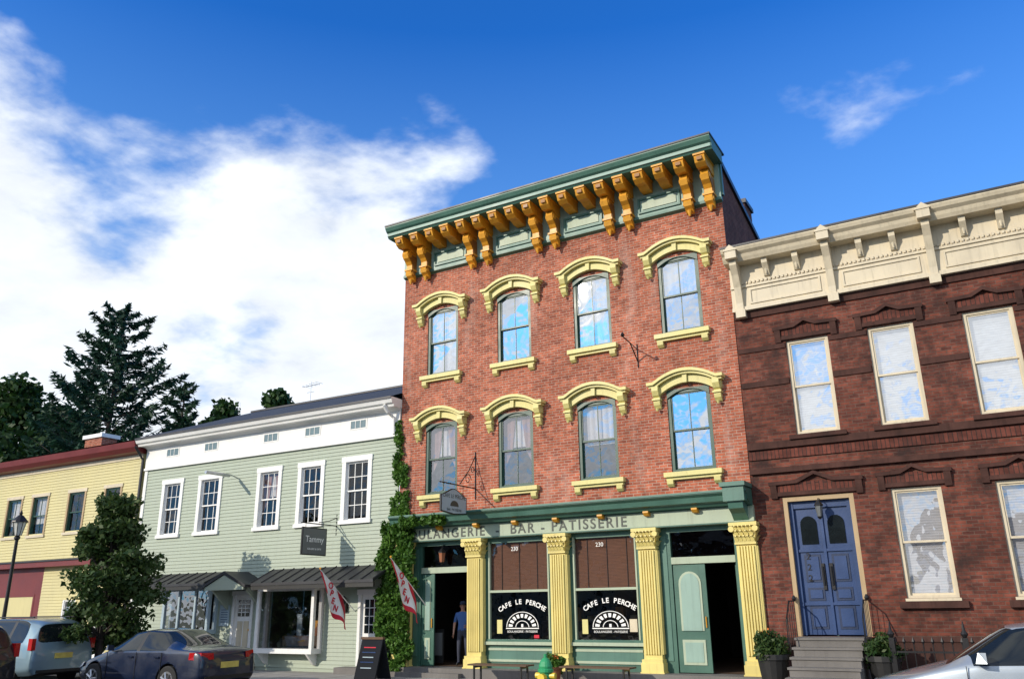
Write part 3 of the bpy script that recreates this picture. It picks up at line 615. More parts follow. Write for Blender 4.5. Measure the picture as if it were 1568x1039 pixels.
def door(a,b,z1,k,lite):
    g.box(a,a+.1,-.04,.12,0,z1,'white'); g.box(b-.1,b,-.04,.12,0,z1,'white'); g.box(a-.04,b+.04,-.05,.12,z1-.12,z1+.03,'white')
    g.box(a+.1,b-.1,.05,.1,.0,z1-.12,k); c=(a+b)/2; w=(b-a)/2-.22
    g.box(c-w,c+w,.03,.05,lite,z1-.26,'carglass')
    for j in range(1,3): g.box(c-w+2*w*j/3-.012,c-w+2*w*j/3+.012,.02,.03,lite,z1-.26,k)
    for j in range(1,4): zz=lite+(z1-.26-lite)*j/4; g.box(c-w,c+w,.021,.03,zz-.012,zz+.012,k)
    g.box(c-w,c-.03,.035,.05,.2,lite-.15,'cream'); g.box(c+.03,c+w,.035,.05,.2,lite-.15,'cream'); g.tube([(b-.17,.0,.98),(b-.17,.05,.98)],.03,'gold',8)
door(-16.88,-15.90,2.10,'white',.9); door(-22.2,-21.25,2.16,'white',1.4)
g.box(-17.3,-15.6,-.5,.0,-.3,-.02,'stone'); g.box(-22.4,-21.0,-.5,0,-.3,-.02,'stone')
g.box(-22.75,-22.3,-.05,-.02,1.1,1.75,'paleblue'); 
for j in range(6): g.box(-22.68,-22.37,-.056,-.05,1.22+.075*j,1.24+.075*j,'bluedoor')
g.lathe([(.05,0),(.07,.1),(.02,.2)],(-17.35,-.12,1.75),'black',8); g.box(-17.42,-17.28,-.12,0,1.5,1.75,'black')
g.done()
e=empty('wall_tube_lamp'); g=G('lamp',e); g.tube([(-22.55,0,5.95),(-22.55,-.3,6.02),(-22.55,-1.3,6.02)],.02,'rim',6); g.tube([(-22.55,-1.35,5.98),(-22.55,-.35,5.98)],.055,'rim',8); g.done()
e=empty('tv_aerial'); g=G('aerial',e); g.tube([(-24.2,5,9.8),(-24.2,5,10.75)],.014,'rim',5)
g.tube([(-24.6,4.9,10.55),(-23.8,5.1,10.62)],.01,'rim',4)
for t in range(5): x=-24.5+.18*t; g.tube([(x,4.8,10.57+.02*t),(x+.05,5.2,10.57+.02*t)],.007,'rim',4)
g.tube([(-24.4,5,10.3),(-24.0,5,10.3)],.008,'rim',4); g.done()

# ================================================================== YELLOW CLAPBOARD HOUSE
yh=empty('yellow_clapboard_building'); YX0,YX1=-46.,-27.72
yw=[(-44.5,-43.3),(-42,-40.9),(-39.2,-38.1),(-36.40,-35.25),(-34.6,-33.4),(-32.14,-30.95),(-29.84,-28.75)]
h=[(a+.02,b-.02,4.60,6.24) for a,b in yw]+[(-31.5,-30.7,.6,2.1),(-29.6,-28.6,0,2.15),(-36.4,-33.4,.6,2.3)]
g=G('walls',yh); clap(g,YX0,YX1,3.5,7.3,h,'yclap'); clap(g,-33,YX1,-.1,3.3,h,'yclap'); wall(g,YX0,-33,-.3,3.3,h,'maroon',0,.1); wall(g,YX0,YX1,-.3,7.3,[q for q in h if q[0]>-33 or q[2]>3],'yclap',.006,.15)
g.face([(YX1,0,-.3),(YX1,10,-.3),(YX1,10,7.3),(YX1,5,9.5),(YX1,0,7.3)],'yclap'); g.done()
g=G('windows',yh)
for a,b in yw:
    g.box(a,a+.1,-.04,.06,4.6,6.15,'tan'); g.box(b-.1,b,-.04,.06,4.6,6.15,'tan'); g.box(a-.03,b+.03,-.05,.06,6.15,6.28,'cream'); g.box(a-.03,b+.03,-.07,.06,4.5,4.6,'cream')
    window(g,a+.1,b-.1,4.6,6.15,'greend',.04,.04,mv=1,mh=0,kind='blindhalf' if a<-34 else 'dark',gk='glassd')
window(g,-36.4,-33.4,.6,2.3,'maroon',.02,.1,mv=2,kind='dark',gk='glasslow'); window(g,-31.5,-30.7,.6,2.1,'white',.02,.08,mv=1,kind='dark',gk='glasslow'); window(g,-29.6,-28.6,0,2.15,'white',.02,.12,mv=1,kind='dark',gk='glasslow')
g.done()
g=G('eave',yh); g.prism([(0,7.3),(-.35,7.35),(-.5,7.5),(-.55,7.72),(0,7.78)],'x',YX0,YX1+.08,'maroon'); g.box(YX0,YX1,-.05,0,7.14,7.3,'cream'); g.box(YX0,YX1+.02,-.35,.0,3.3,3.5,'maroon'); g.box(YX0,YX1+.02,-.40,.0,3.5,3.56,'metal'); g.done()
g=G('roof',yh); g.face([(YX0,-.56,7.76),(YX1+.1,-.56,7.76),(YX1+.1,5,9.5),(YX0,5,9.5)],'slate'); g.face([(YX0,5,9.5),(YX1,5,9.5),(YX1,10,7.7),(YX0,10,7.7)],'slate'); g.done()
g=G('chimney',yh); g.box(-37.9,-36.6,4.0,4.8,8.8,9.6,'brick'); g.box(-38.0,-36.5,3.9,4.9,9.6,9.78,'white'); g.done()

# ================================================================== ground
def sheet(name,x0,x1,y0,y1,z,k):
    g=G(name); g.face([(x0,y0,z),(x1,y0,z),(x1,y1,z),(x0,y1,z)],k); return g.done()
M['asph']=paint('asphalt',(.05,.05,.052),.85,.3,bmp=.8,scale=.6,dirt=.2); M['grass']=paint('grass_ground',(.06,.09,.03),.95,.4,bmp=.8,scale=.3); M['conc']=paint('concrete',(.30,.29,.27),.85,.2,bmp=.5)
M['line']=paint('road_marking',(.7,.7,.66),.7,.2)
sheet('ground',-600,600,-600,600,ROAD-.02,'grass'); sheet('road',-300,300,-16.5,-4.0,ROAD,'asph')
g=G('road_markings')
g.box(-300,300,-10.16,-10.06,ROAD+.001,ROAD+.005,'line'); g.box(-300,300,-10.36,-10.26,ROAD+.001,ROAD+.005,'line'); g.done()
g=G('sidewalk'); g.box(-300,300,-3.85,.0,ROAD-.1,WALK,'conc'); g.box(-300,300,-4.0,-3.85,ROAD-.1,WALK+.003,'stone')
for i in range(-60,30): g.box(i*1.5,i*1.5+.012,-3.85,-.6,WALK,WALK+.002,'black')
g.done()
g=G('sidewalk'); g.box(-300,300,-22,-16.65,ROAD-.1,WALK,'conc'); g.box(-300,300,-16.65,-16.5,ROAD-.1,WALK+.003,'stone'); g.done()
for nm,x0,x1,hh,k in (('clapboard_house',-62,-46,8.5,'grey'),('clapboard_house',-40,-27,7,'cream'),('brick_house',-22,-10,8.5,'brickside'),('clapboard_house',-4,8,6.5,'white'),('brick_house',12,26,8.5,'brickside')):
    e=empty(nm); g=G('walls',e); g.box(x0,x1,-52,-42,-.4,hh-2,k); g.prism([(-52.4,hh-2),(-41.6,hh-2),(-47,hh+1)],'x',x0-.3,x1+.3,'metal')
    n=4
    for i in range(n):
        for z in (.8,3.6):
            a=x0+(x1-x0)*(i+.3)/n; g.box(a,a+1.1,-42.0,-41.95,z,z+1.6,'white'); g.box(a+.1,a+1.0,-41.95,-41.93,z+.1,z+1.5,'carglass')
    g.done()

# ================================================================== foliage
def quads(name,P,size,k,parent,el=1.,jit=1.,dirs=None):
    n=len(P); sz=size*(.6+.8*rng.random(n))
    if dirs is None: a=rng.normal(size=(n,3))
    else: a=dirs+rng.normal(size=(n,3))*jit
    a/=np.linalg.norm(a,axis=1)[:,None]; b=rng.normal(size=(n,3)); b-=a*(a*b).sum(1)[:,None]; b/=np.linalg.norm(b,axis=1)[:,None]
    a=a*(sz*el)[:,None]*.5; b=b*sz[:,None]*.5
    V=np.stack([P-a,P-b*.8+a*.1,P+a,P+b*.8+a*.1],1).reshape(-1,3)
    me=bpy.data.meshes.new(name); me.vertices.add(4*n); me.vertices.foreach_set('co',V.ravel())
    me.loops.add(4*n); me.loops.foreach_set('vertex_index',np.arange(4*n)); me.polygons.add(n); me.polygons.foreach_set('loop_start',np.arange(n)*4)
    me.update(calc_edges=True); me.materials.append(M[k]); o=bpy.data.objects.new(name,me); COL.objects.link(o); o.parent=parent; return o
def blob(c,r,n,pw=.45):
    d=rng.normal(size=(n,3)); d/=np.linalg.norm(d,axis=1)[:,None]; return np.array(c)+d*np.array(r)*(rng.random(n)**pw)[:,None]
def broadleaf(name,x,y,z0,H,R,n,leaf,k='leaf',zc=.35,nclump=40,pointy=0.,cs=1.,shoots=0):
    e=empty(name); g=G('trunk',e); g.tube([(x,y,z0),(x+.05,y,z0+H*.3),(x-.04,y,z0+H*.6),(x,y,z0+H*.9)],[R*.06,R*.05,R*.03,.02],'bark',8)
    P=[]
    for i in range(nclump):
        t=zc*.6+(1-zc*.6)*((i+.5)/nclump); env=math.sin(min(1,(t-zc*.6)/(1-zc*.6)+.12)*math.pi)**.55*(1-pointy*(t)**1.5)
        an=random.random()*6.28; rr=R*env*(.35+.65*random.random()); c=(x+rr*math.cos(an),y+rr*math.sin(an),z0+H*t+random.uniform(-.03,.03)*H)
        b0=(x,y,z0+H*max(.2,t-.25)); g.tube([b0,((b0[0]+c[0])/2,(b0[1]+c[1])/2,(b0[2]+c[2])/2+.1),c],[R*.022,R*.014,.01],'bark',5)
        s=R*cs*(.13+.20*random.random()); P.append(blob(c,(s*1.1,s*1.1,s*.75),n//nclump,.6))
    for i in range(shoots):
        an=random.random()*6.28; t=.45+.5*random.random(); rr=R*(1.05-.85*t)*random.uniform(.5,1.1); b0=Vector((x+rr*math.cos(an)*.6,y+rr*math.sin(an)*.6,z0+H*t)); b1=b0+Vector((math.cos(an)*.3,math.sin(an)*.3,.55+.3*random.random()))
        g.tube([b0,b1],[.012,.005],'bark',4); tt=rng.random(70)[:,None]; P.append(np.array(b0)*(1-tt)+np.array(b1)*tt+rng.normal(size=(70,3))*.07)
    g.done(); quads('leaves',np.concatenate(P),leaf,k,e,1.3)
broadleaf('street_tree',-23.3,-3.9,WALK,5.0,1.85,17000,.125,'leaf',.30,75,.55,.95,26)
def spruce(name,x,y,H,R,nb,lean=0.,base=2.,pw=.72):
    e=empty(name); g=G('trunk',e); g.tube([(x,y,ROAD),(x+lean*.5,y,H*.5),(x+lean,y,H*.99)],[.35,.2,.02],'bark',8)
    P=[];D=[]
    for i in range(nb):
        t=(i/nb); z=base+(H-base)*t; r=R*(1-t)**pw*(.45+.75*random.random())+.15; an=i*2.4+random.random()*1.3
        lx=x+lean*z/H; n=int(20+r*30)
        s=rng.random(n)**.6; side=rng.normal(size=n)*.10*(1.15-s)*r
        px=lx+np.cos(an)*r*s-np.sin(an)*side; py=y+np.sin(an)*r*s+np.cos(an)*side; pz=z+.50*r*s*s-.12*r*s-np.abs(rng.normal(size=n))*.17*(r*.35+.25)
        P.append(np.stack([px,py,pz],1)); D.append(np.stack([np.full(n,np.cos(an)),np.full(n,np.sin(an)),np.full(n,-.1)],1))
        g.tube([(lx,y,z),(lx+math.cos(an)*r*.5,y+math.sin(an)*r*.5,z+.065*r),(lx+math.cos(an)*r*.95,y+math.sin(an)*r*.95,z+.35*r)],[.05,.03,.01],'bark',4)
    g.done(); quads('needles',np.concatenate(P),.17,'needle',e,3.2,dirs=np.concatenate(D),jit=.6)
spruce('spruce_tree',-48.4,12,20.9,6.6,155,.2,2,.50); spruce('spruce_tree',-52.8,13.5,19.2,3.4,80,-.5,2,.55); spruce('spruce_tree',-43.0,13,15.2,3.6,85,.5,2,.55)
broadleaf('maple_tree',-61,13,ROAD,17.6,7,16000,.42,'leafd',.2,80); broadleaf('maple_tree',-56.5,10,ROAD,12.0,5,12000,.38,'leafd',.2,60)
broadleaf('maple_tree',-68,20,ROAD,18,8,9000,.5,'leafd',.2,50)
broadleaf('maple_tree',-41.0,15,ROAD,14.2,3.8,9000,.30,'leaff',.3,60); broadleaf('maple_tree',-37.6,16,ROAD,14.8,3.6,9000,.30,'leaff',.3,50); broadleaf('maple_tree',-44.6,15,ROAD,13.2,3.4,7000,.3,'leaff',.3,50)
broadleaf('maple_tree',-49,17,ROAD,12.5,5.5,9000,.4,'leafd',.2,50)
e=empty('ivy_vine'); P=[]
for i in range(190):
    z=random.uniform(WALK,3.95); w=.56+.12*math.sin(z*3); c=(-15.30+random.uniform(-w,w)-(.12 if z<2 else 0),-.24+random.uniform(-.14,.05),z); P.append(blob(c,(.18,.15,.2),95))
for i in range(50):
    t=random.random()**1.2; z=3.9+3.1*t; c=(-15.42+random.uniform(-.3,.34)*(1-t*.6),-.08,z); P.append(blob(c,(.13,.07,.2),55))
for i in range(36):
    t=random.random()**1.5; c=(-15.0+1.5*t,-.42-.1*random.random(),3.98-.22*random.random()*(1-t*.2)+.08); P.append(blob(c,(.16,.13,.10),65))
quads('leaves',np.concatenate(P),.10,'ivy',e,1.1)
g=G('stems',e)
for i in range(7):
    x=-15.6+.11*i; g.tube([(x,-.1,WALK),(x+random.uniform(-.1,.1),-.06,1.5),(x+random.uniform(-.1,.1),-.05,3.3),(x,-.03,4.5+random.random()*1.8)],[.02,.015,.01,.005],'bark',5)
g.done()

# ================================================================== street furniture
e=empty('street_lamp'); g=G('lamp',e); X,Y=-27.7,-4.3
g.lathe([(.2,0),(.2,.12),(.14,.2),(.15,.5),(.09,.7),(.07,.75),(.055,2.4),(.05,4.05),(.09,4.1),(.09,4.16),(.05,4.2)],(X,Y,WALK),'black',12)
g.lathe([(.11,4.2),(.2,4.62)],(X,Y,WALK),'lampglass',8)
for j in range(8):
    t=j*math.pi/4; g.tube([(X+.11*math.cos(t),Y+.11*math.sin(t),WALK+4.2),(X+.2*math.cos(t),Y+.2*math.sin(t),WALK+4.62)],.012,'black',4)
g.lathe([(.25,4.62),(.24,4.66),(.1,4.82),(.04,4.86),(.05,4.92),(.01,5.02)],(X,Y,WALK),'black',12); g.done()
def bench(x0,x1,name='sidewalk_bench'):
    e=empty(name); g=G('seat',e); zt=WALK+.42
    for j in range(4): g.box(x0,x1,-1.25+.11*j,-1.16+.11*j,zt-.035,zt,'wood')
    for x in (x0+.15,x1-.19):
        g.box(x,x+.04,-1.22,-1.18,WALK,zt-.035,'black'); g.box(x,x+.04,-.9,-.86,WALK,zt-.035,'black'); g.box(x,x+.04,-1.18,-.9,zt-.09,zt-.037,'black')
    g.done()
bench(-12.2,-10.5); bench(-9.6,-7.8)
e=empty('fire_hydrant'); g=G('hydrant',e); c=(-8.42,-4.15,WALK)
g.lathe([(.17,0),(.17,.06),(.12,.07),(.12,.5),(.16,.52),(.16,.57),(.13,.59)],c,'hydg',16); g.lathe([(.135,.59),(.14,.63),(.11,.72),(.06,.78),(.035,.79),(.035,.86)],c,'hydg',16)
g.tube([(c[0]-.22,c[1],c[2]+.45),(c[0]+.22,c[1],c[2]+.45)],.06,'hydy',10); g.tube([(c[0],c[1]-.22,c[2]+.42),(c[0],c[1],c[2]+.42)],.08,'hydy',10); g.done()
def potplant(name,x,y,z0,r,hp,fk='ivy',fr=.35,n=1400,potk='terra',flow=True):
    e=empty(name); g=G('pot',e); g.lathe([(r*.65,0),(r*.7,.03),(r*.95,hp*.85),(r*1.06,hp*.86),(r*1.06,hp),(r*.9,hp),(r*.85,hp*.9)],(x,y,z0),potk,16)
    for i in range(6): t=i*1.05; g.tube([(x,y,z0+hp*.9),(x+fr*.5*math.cos(t),y+fr*.5*math.sin(t),z0+hp+fr*.6)],.006,'ivy',4)
    g.done(); P=[blob((x+random.uniform(-.6,.6)*fr,y+random.uniform(-.6,.6)*fr,z0+hp+random.uniform(-.3,.8)*fr),(fr*.45,fr*.45,fr*.4),n//14) for i in range(14)]
    quads('foliage',np.concatenate(P),.06,fk,e,1.6)
    if flow: quads('flowers',np.concatenate([blob((x+random.uniform(-.6,.6)*fr,y-fr*.3,z0+hp+random.uniform(.2,1.)*fr),(.05,.05,.05),9) for i in range(9)]),.05,'flower',e)
potplant('potted_flowers',-9.95,-.85,WALK,.2,.38,'ivy',.28)
potplant('stoop_planter',-4.62,-.95,WALK,.34,.75,'leaf',.42,2600,'trimblk',False); potplant('stoop_planter',-2.42,-.95,WALK,.34,.75,'leaf',.42,2600,'trimblk',False)
quads('orange_blooms',blob((-4.75,-1.0,1.0),(.15,.1,.08),22),.04,'flower',bpy.data.objects['stoop_planter'])
e=empty('sandwich_board_sign'); g=G('board',e); X=-15.0
g.prism([(-1.9,WALK),(-1.86,WALK),(-1.56,.8),(-1.6,.82)],'x',X-.35,X+.35,'chalk'); g.prism([(-1.2,WALK),(-1.24,WALK),(-1.56,.8),(-1.52,.82)],'x',X-.35,X+.35,'chalk'); g.box(X-.37,X+.37,-1.63,-1.53,.8,.86,'wood')
for i,(zz,w,k) in enumerate(((.6,.22,'red'),(.48,.25,'bluedoor'),(.36,.2,'paleblue'),(.24,.24,'bluedoor'),(.1,.2,'paleblue'))):
    yy=-1.9+(zz-WALK)*.3; g.box(X-w,X+w*.8,yy-.012,yy+.02,zz-.012,zz+.012,k)
g.done()
def flag(name,X,y0,z0,y1,z1):
    e=empty(name); g=G('pole',e); g.tube([(X,y0,z0),(X,y1,z1)],.014,'letter',6); g.lathe([(.01,0),(.035,.03),(.01,.07)],(X,y1,z1),'gold',8); g.done()
    g=G('cloth',e); nu,nv=18,22
    def P(u,v):
        s=1-.62*u; py=y0+(y1-y0)*s; pz=z0+(z1-z0)*s
        return (X+.24*v+.07*math.sin(u*8+v*3)*v, py+.30*v*(1-.75*u)+.05*math.sin(v*6+u*6)*v-.015, pz-(1.22-.30*u)*v-.03*math.sin(u*9)*v)
    V=[P(i/nu,j/nv) for j in range(nv+1) for i in range(nu+1)]; F1=[];F2=[]
    for j in range(nv):
        for i in range(nu):
            f=(j*(nu+1)+i,j*(nu+1)+i+1,(j+1)*(nu+1)+i+1,(j+1)*(nu+1)+i); u=i/nu;v=j/nv
            (F2 if (u>.76 or v>.86 or (u<.10 and v<.5)) else F1).append(f)
    g.mesh(V,F1,'flagw'); g.mesh(V,F2,'red'); g.done(True)
    for i,ch in enumerate('OPEN'):
        p=P(.40,.14+.19*i); text(ch,e,'red',.24,(p[0]+.03,p[1],p[2]),rz=math.radians(88),ry=math.radians(22),name='letter',ext=.004,bold=.006)
flag('open_flag',-14.35,-.1,1.65,-1.75,2.87); flag('open_flag',-17.0,-.0,1.5,-1.6,2.66)

# ================================================================== cars (front toward -x)
def car(name,X0,ynear,W,zr,pk,kind='sedan',sc=1.):
    e=empty(name)
    if kind=='sedan':
        st=[(0,.30,.60,.52,.50,.56),(.10,.22,.76,.60,.60,.66),(.55,.2,.86,.74,.70,.80),(1.15,.2,.89,.90,.72,.95),(1.45,.2,.90,.94,.66,1.14),(1.85,.2,.90,.95,.60,1.38),(2.42,.2,.90,.96,.60,1.45),(2.50,.2,.90,.96,.60,1.452),(3.15,.2,.90,.97,.59,1.42),(3.45,.2,.90,.98,.60,1.30),(3.95,.2,.90,1.00,.64,1.06),(4.42,.22,.88,.99,.68,1.04),(4.58,.27,.84,.92,.64,.98),(4.66,.33,.78,.74,.6,.78)]
        gl=(4,9); pil=(6,); ws=(3,5); rs=(8,10); L=4.66; wx=(.88,3.62); wr=.33
    else:
        st=[(0,.36,.62,.68,.54,.72),(.10,.28,.80,.78,.66,.86),(.5,.26,.90,.94,.74,1.0),(1.05,.26,.93,1.06,.76,1.12),(1.35,.26,.94,1.08,.70,1.36),(1.7,.26,.94,1.09,.66,1.66),(2.35,.26,.94,1.1,.67,1.78),(2.44,.26,.94,1.1,.67,1.785),(3.35,.26,.94,1.11,.67,1.78),(3.44,.26,.94,1.11,.67,1.78),(4.15,.26,.93,1.12,.66,1.74),(4.40,.28,.91,1.12,.66,1.62),(4.56,.30,.89,1.08,.76,1.14),(4.64,.36,.86,.80,.74,.86)]
        gl=(4,10); pil=(6,8); ws=(3,5); rs=(11,12); L=4.64; wx=(.9,3.62); wr=.37
    k=W/1.8; R=[]
    for x,zb,hw,bz,rw,tz in st:
        hw*=k;rw*=k
        half=[(0,zb),(hw*.86,zb),(hw,zb+.14),(hw*1.005,zb+(bz-zb)*.6),(hw*.965,bz),(rw,tz-.035 if tz-bz>.15 else (bz+tz)/2),(rw*.6,tz),(0,tz+.012)]
        ring=half+[(-a,b) for a,b in half[-2:0:-1]]; R.append([(x,a,b) for a,b in ring])
    n=len(R[0]); vs=[p for r in R for p in r]; bm=bmesh.new(); bv=[bm.verts.new(p) for p in vs]
    cl=bm.edges.layers.float.new('crease_edge')
    for i in range(len(R)-1):
        for j in range(n):
            f=bm.faces.new((bv[i*n+j],bv[i*n+(j+1)%n],bv[(i+1)*n+(j+1)%n],bv[(i+1)*n+j])); mi=0
            if j in (4,n-5) and gl[0]<=i<gl[1]: mi=2 if i in pil else 1
            if j in (5,6,n-6,n-7) and (ws[0]<=i<ws[1] or rs[0]<=i<rs[1]): mi=1
            if j in (0,n-1,): mi=2
            f.material_index=mi; f.smooth=True
    for ring in (bv[:n],bv[-n:]): f=bm.faces.new(ring); f.smooth=True
    for ed in bm.edges:
        ms={f.material_index for f in ed.link_faces}
        if len(ms)>1: ed[cl]=.75
    for i in range(len(R)-1):
        for j in (2,4,n-4,n-2):
            ed=bm.edges.get((bv[i*n+j],bv[(i+1)*n+j]))
            if ed and ed[cl]<.4: ed[cl]=.4
    bmesh.ops.recalc_face_normals(bm,faces=bm.faces[:])
    me=bpy.data.meshes.new('body'); bm.to_mesh(me); bm.free()
    for q in (pk,'carglass','trimblk'): me.materials.append(M[q])
    o=bpy.data.objects.new('body',me); COL.objects.link(o)
    s=o.modifiers.new('s','SUBSURF'); s.levels=3; s.render_levels=3
    cut=G('cut'); 
    for x in wx:
        for sy in (-1,1): cut.tube([(x,sy*.62*k,wr),(x,sy*1.2,wr)],wr+.055,'trimblk',28)
    co=cut.done(); b=o.modifiers.new('b','BOOLEAN'); b.operation='DIFFERENCE'; b.object=co; b.solver='EXACT'
    bpy.context.view_layer.update(); m2=bpy.data.meshes.new_from_object(o.evaluated_get(bpy.context.evaluated_depsgraph_get()))
    o.modifiers.clear(); o.data=m2; bpy.data.objects.remove(co); o.parent=e
    g=G('wheels',e)
    for x in wx:
        for sy in (-1,1):
            y=sy*.80*k
            g.tube([(x,y-.1,wr),(x,y-.09,wr),(x,y+.09,wr),(x,y+.1,wr)],[wr*.92,wr,wr,wr*.92],'tyre',28); yo=y+sy*.10
            g.tube([(x,yo-sy*.02,wr),(x,yo+sy*.004,wr)],[wr*.66,wr*.64],'rim',24); g.tube([(x,yo+sy*.004,wr),(x,yo+sy*.008,wr)],wr*.52,'trimblk',20)
            for j in range(7):
                t=j*2*math.pi/7; c_,s_=math.cos(t),math.sin(t); g.tube([(x,yo+sy*.016,wr),(x+c_*wr*.6,yo+sy*.016,wr+s_*wr*.6)],[.03,.022],'rim',4)
    g.done()
    g=G('details',e); bz=st[6][3]
    for sy in (-1,1):
        y=sy*(st[6][2]*k); 
        for x in (1.38,2.46,3.36): g.box(x,x+.008,y-.012,y+.004,.34,bz-.02,'trimblk')
        for x in (2.18,3.12): g.box(x,x+.17,min(y,y+sy*.022),max(y,y+sy*.022),bz-.14,bz-.105,pk)
        g.mesh([(1.5,sy*.9*k,bz+.0),(1.62,sy*.9*k,bz),(1.62,sy*1.08*k,bz+.02),(1.5,sy*1.06*k,bz+.02),(1.52,sy*.92*k,bz+.13),(1.62,sy*.92*k,bz+.13),(1.62,sy*1.07*k,bz+.14),(1.54,sy*1.04*k,bz+.14)],[(0,1,2,3),(4,5,6,7),(0,1,5,4),(1,2,6,5),(2,3,7,6),(3,0,4,7)],pk)
        if kind=='sedan':
            g.mesh([(4.30,sy*.905*k,.80),(4.60,sy*.80*k,.78),(4.655,sy*.48*k,.80),(4.635,sy*.48*k,.93),(4.57,sy*.78*k,.95),(4.30,sy*.89*k,.95),(4.35,sy*.5*k,.86)],[(0,1,4,5),(1,2,3,4),(0,1,6),(5,4,6),(1,2,6),(3,4,6)],'tail')
            g.mesh([(.03,sy*.45*k,.50),(.12,sy*.76*k,.54),(.38,sy*.845*k,.60),(.42,sy*.82*k,.70),(.14,sy*.68*k,.66),(.05,sy*.46*k,.60)],[(0,1,4,5),(1,2,3,4)],'lamp')
        else:
            g.box(4.42,4.60,min(sy*.80*k,sy*.905*k),max(sy*.80*k,sy*.905*k),.95,1.25,'tail'); g.box(.05,.3,min(sy*.5*k,sy*.82*k),max(sy*.5*k,sy*.82*k),.74,.86,'lamp')
    g.box(L-.03,L+.012,-.26,.26,.60 if kind=='sedan' else .72,.73 if kind=='sedan' else .86,'plate'); g.box(L-.06,L+.005,-.7*k,.7*k,.36,.44,'trimblk'); g.box(-.02,.05,-.4*k,.4*k,.38,.48,'trimblk')
    if kind!='sedan':
        for sy in (-1,1): g.tube([(1.9,sy*.6*k,1.80),(4.0,sy*.6*k,1.80)],.02,'trimblk',6)
        g.tube([(4.61,.0,1.15),(4.60,.35,1.22)],.012,'trimblk',5)
    g.done()
    e.location=(X0,ynear+W*sc/2,zr); e.scale=(sc,sc,sc)
car('parked_sedan',-21.3,-6.0,1.78,ROAD,'navy',sc=1.03); car('parked_suv',-27.75,-6.0,1.85,ROAD,'silver2','suv'); car('passing_suv',-24.9,-9.9,1.9,ROAD,'blackcar','suv')
car('silver_sedan',-2.25,-6.6,1.8,ROAD,'silver',sc=1.13)

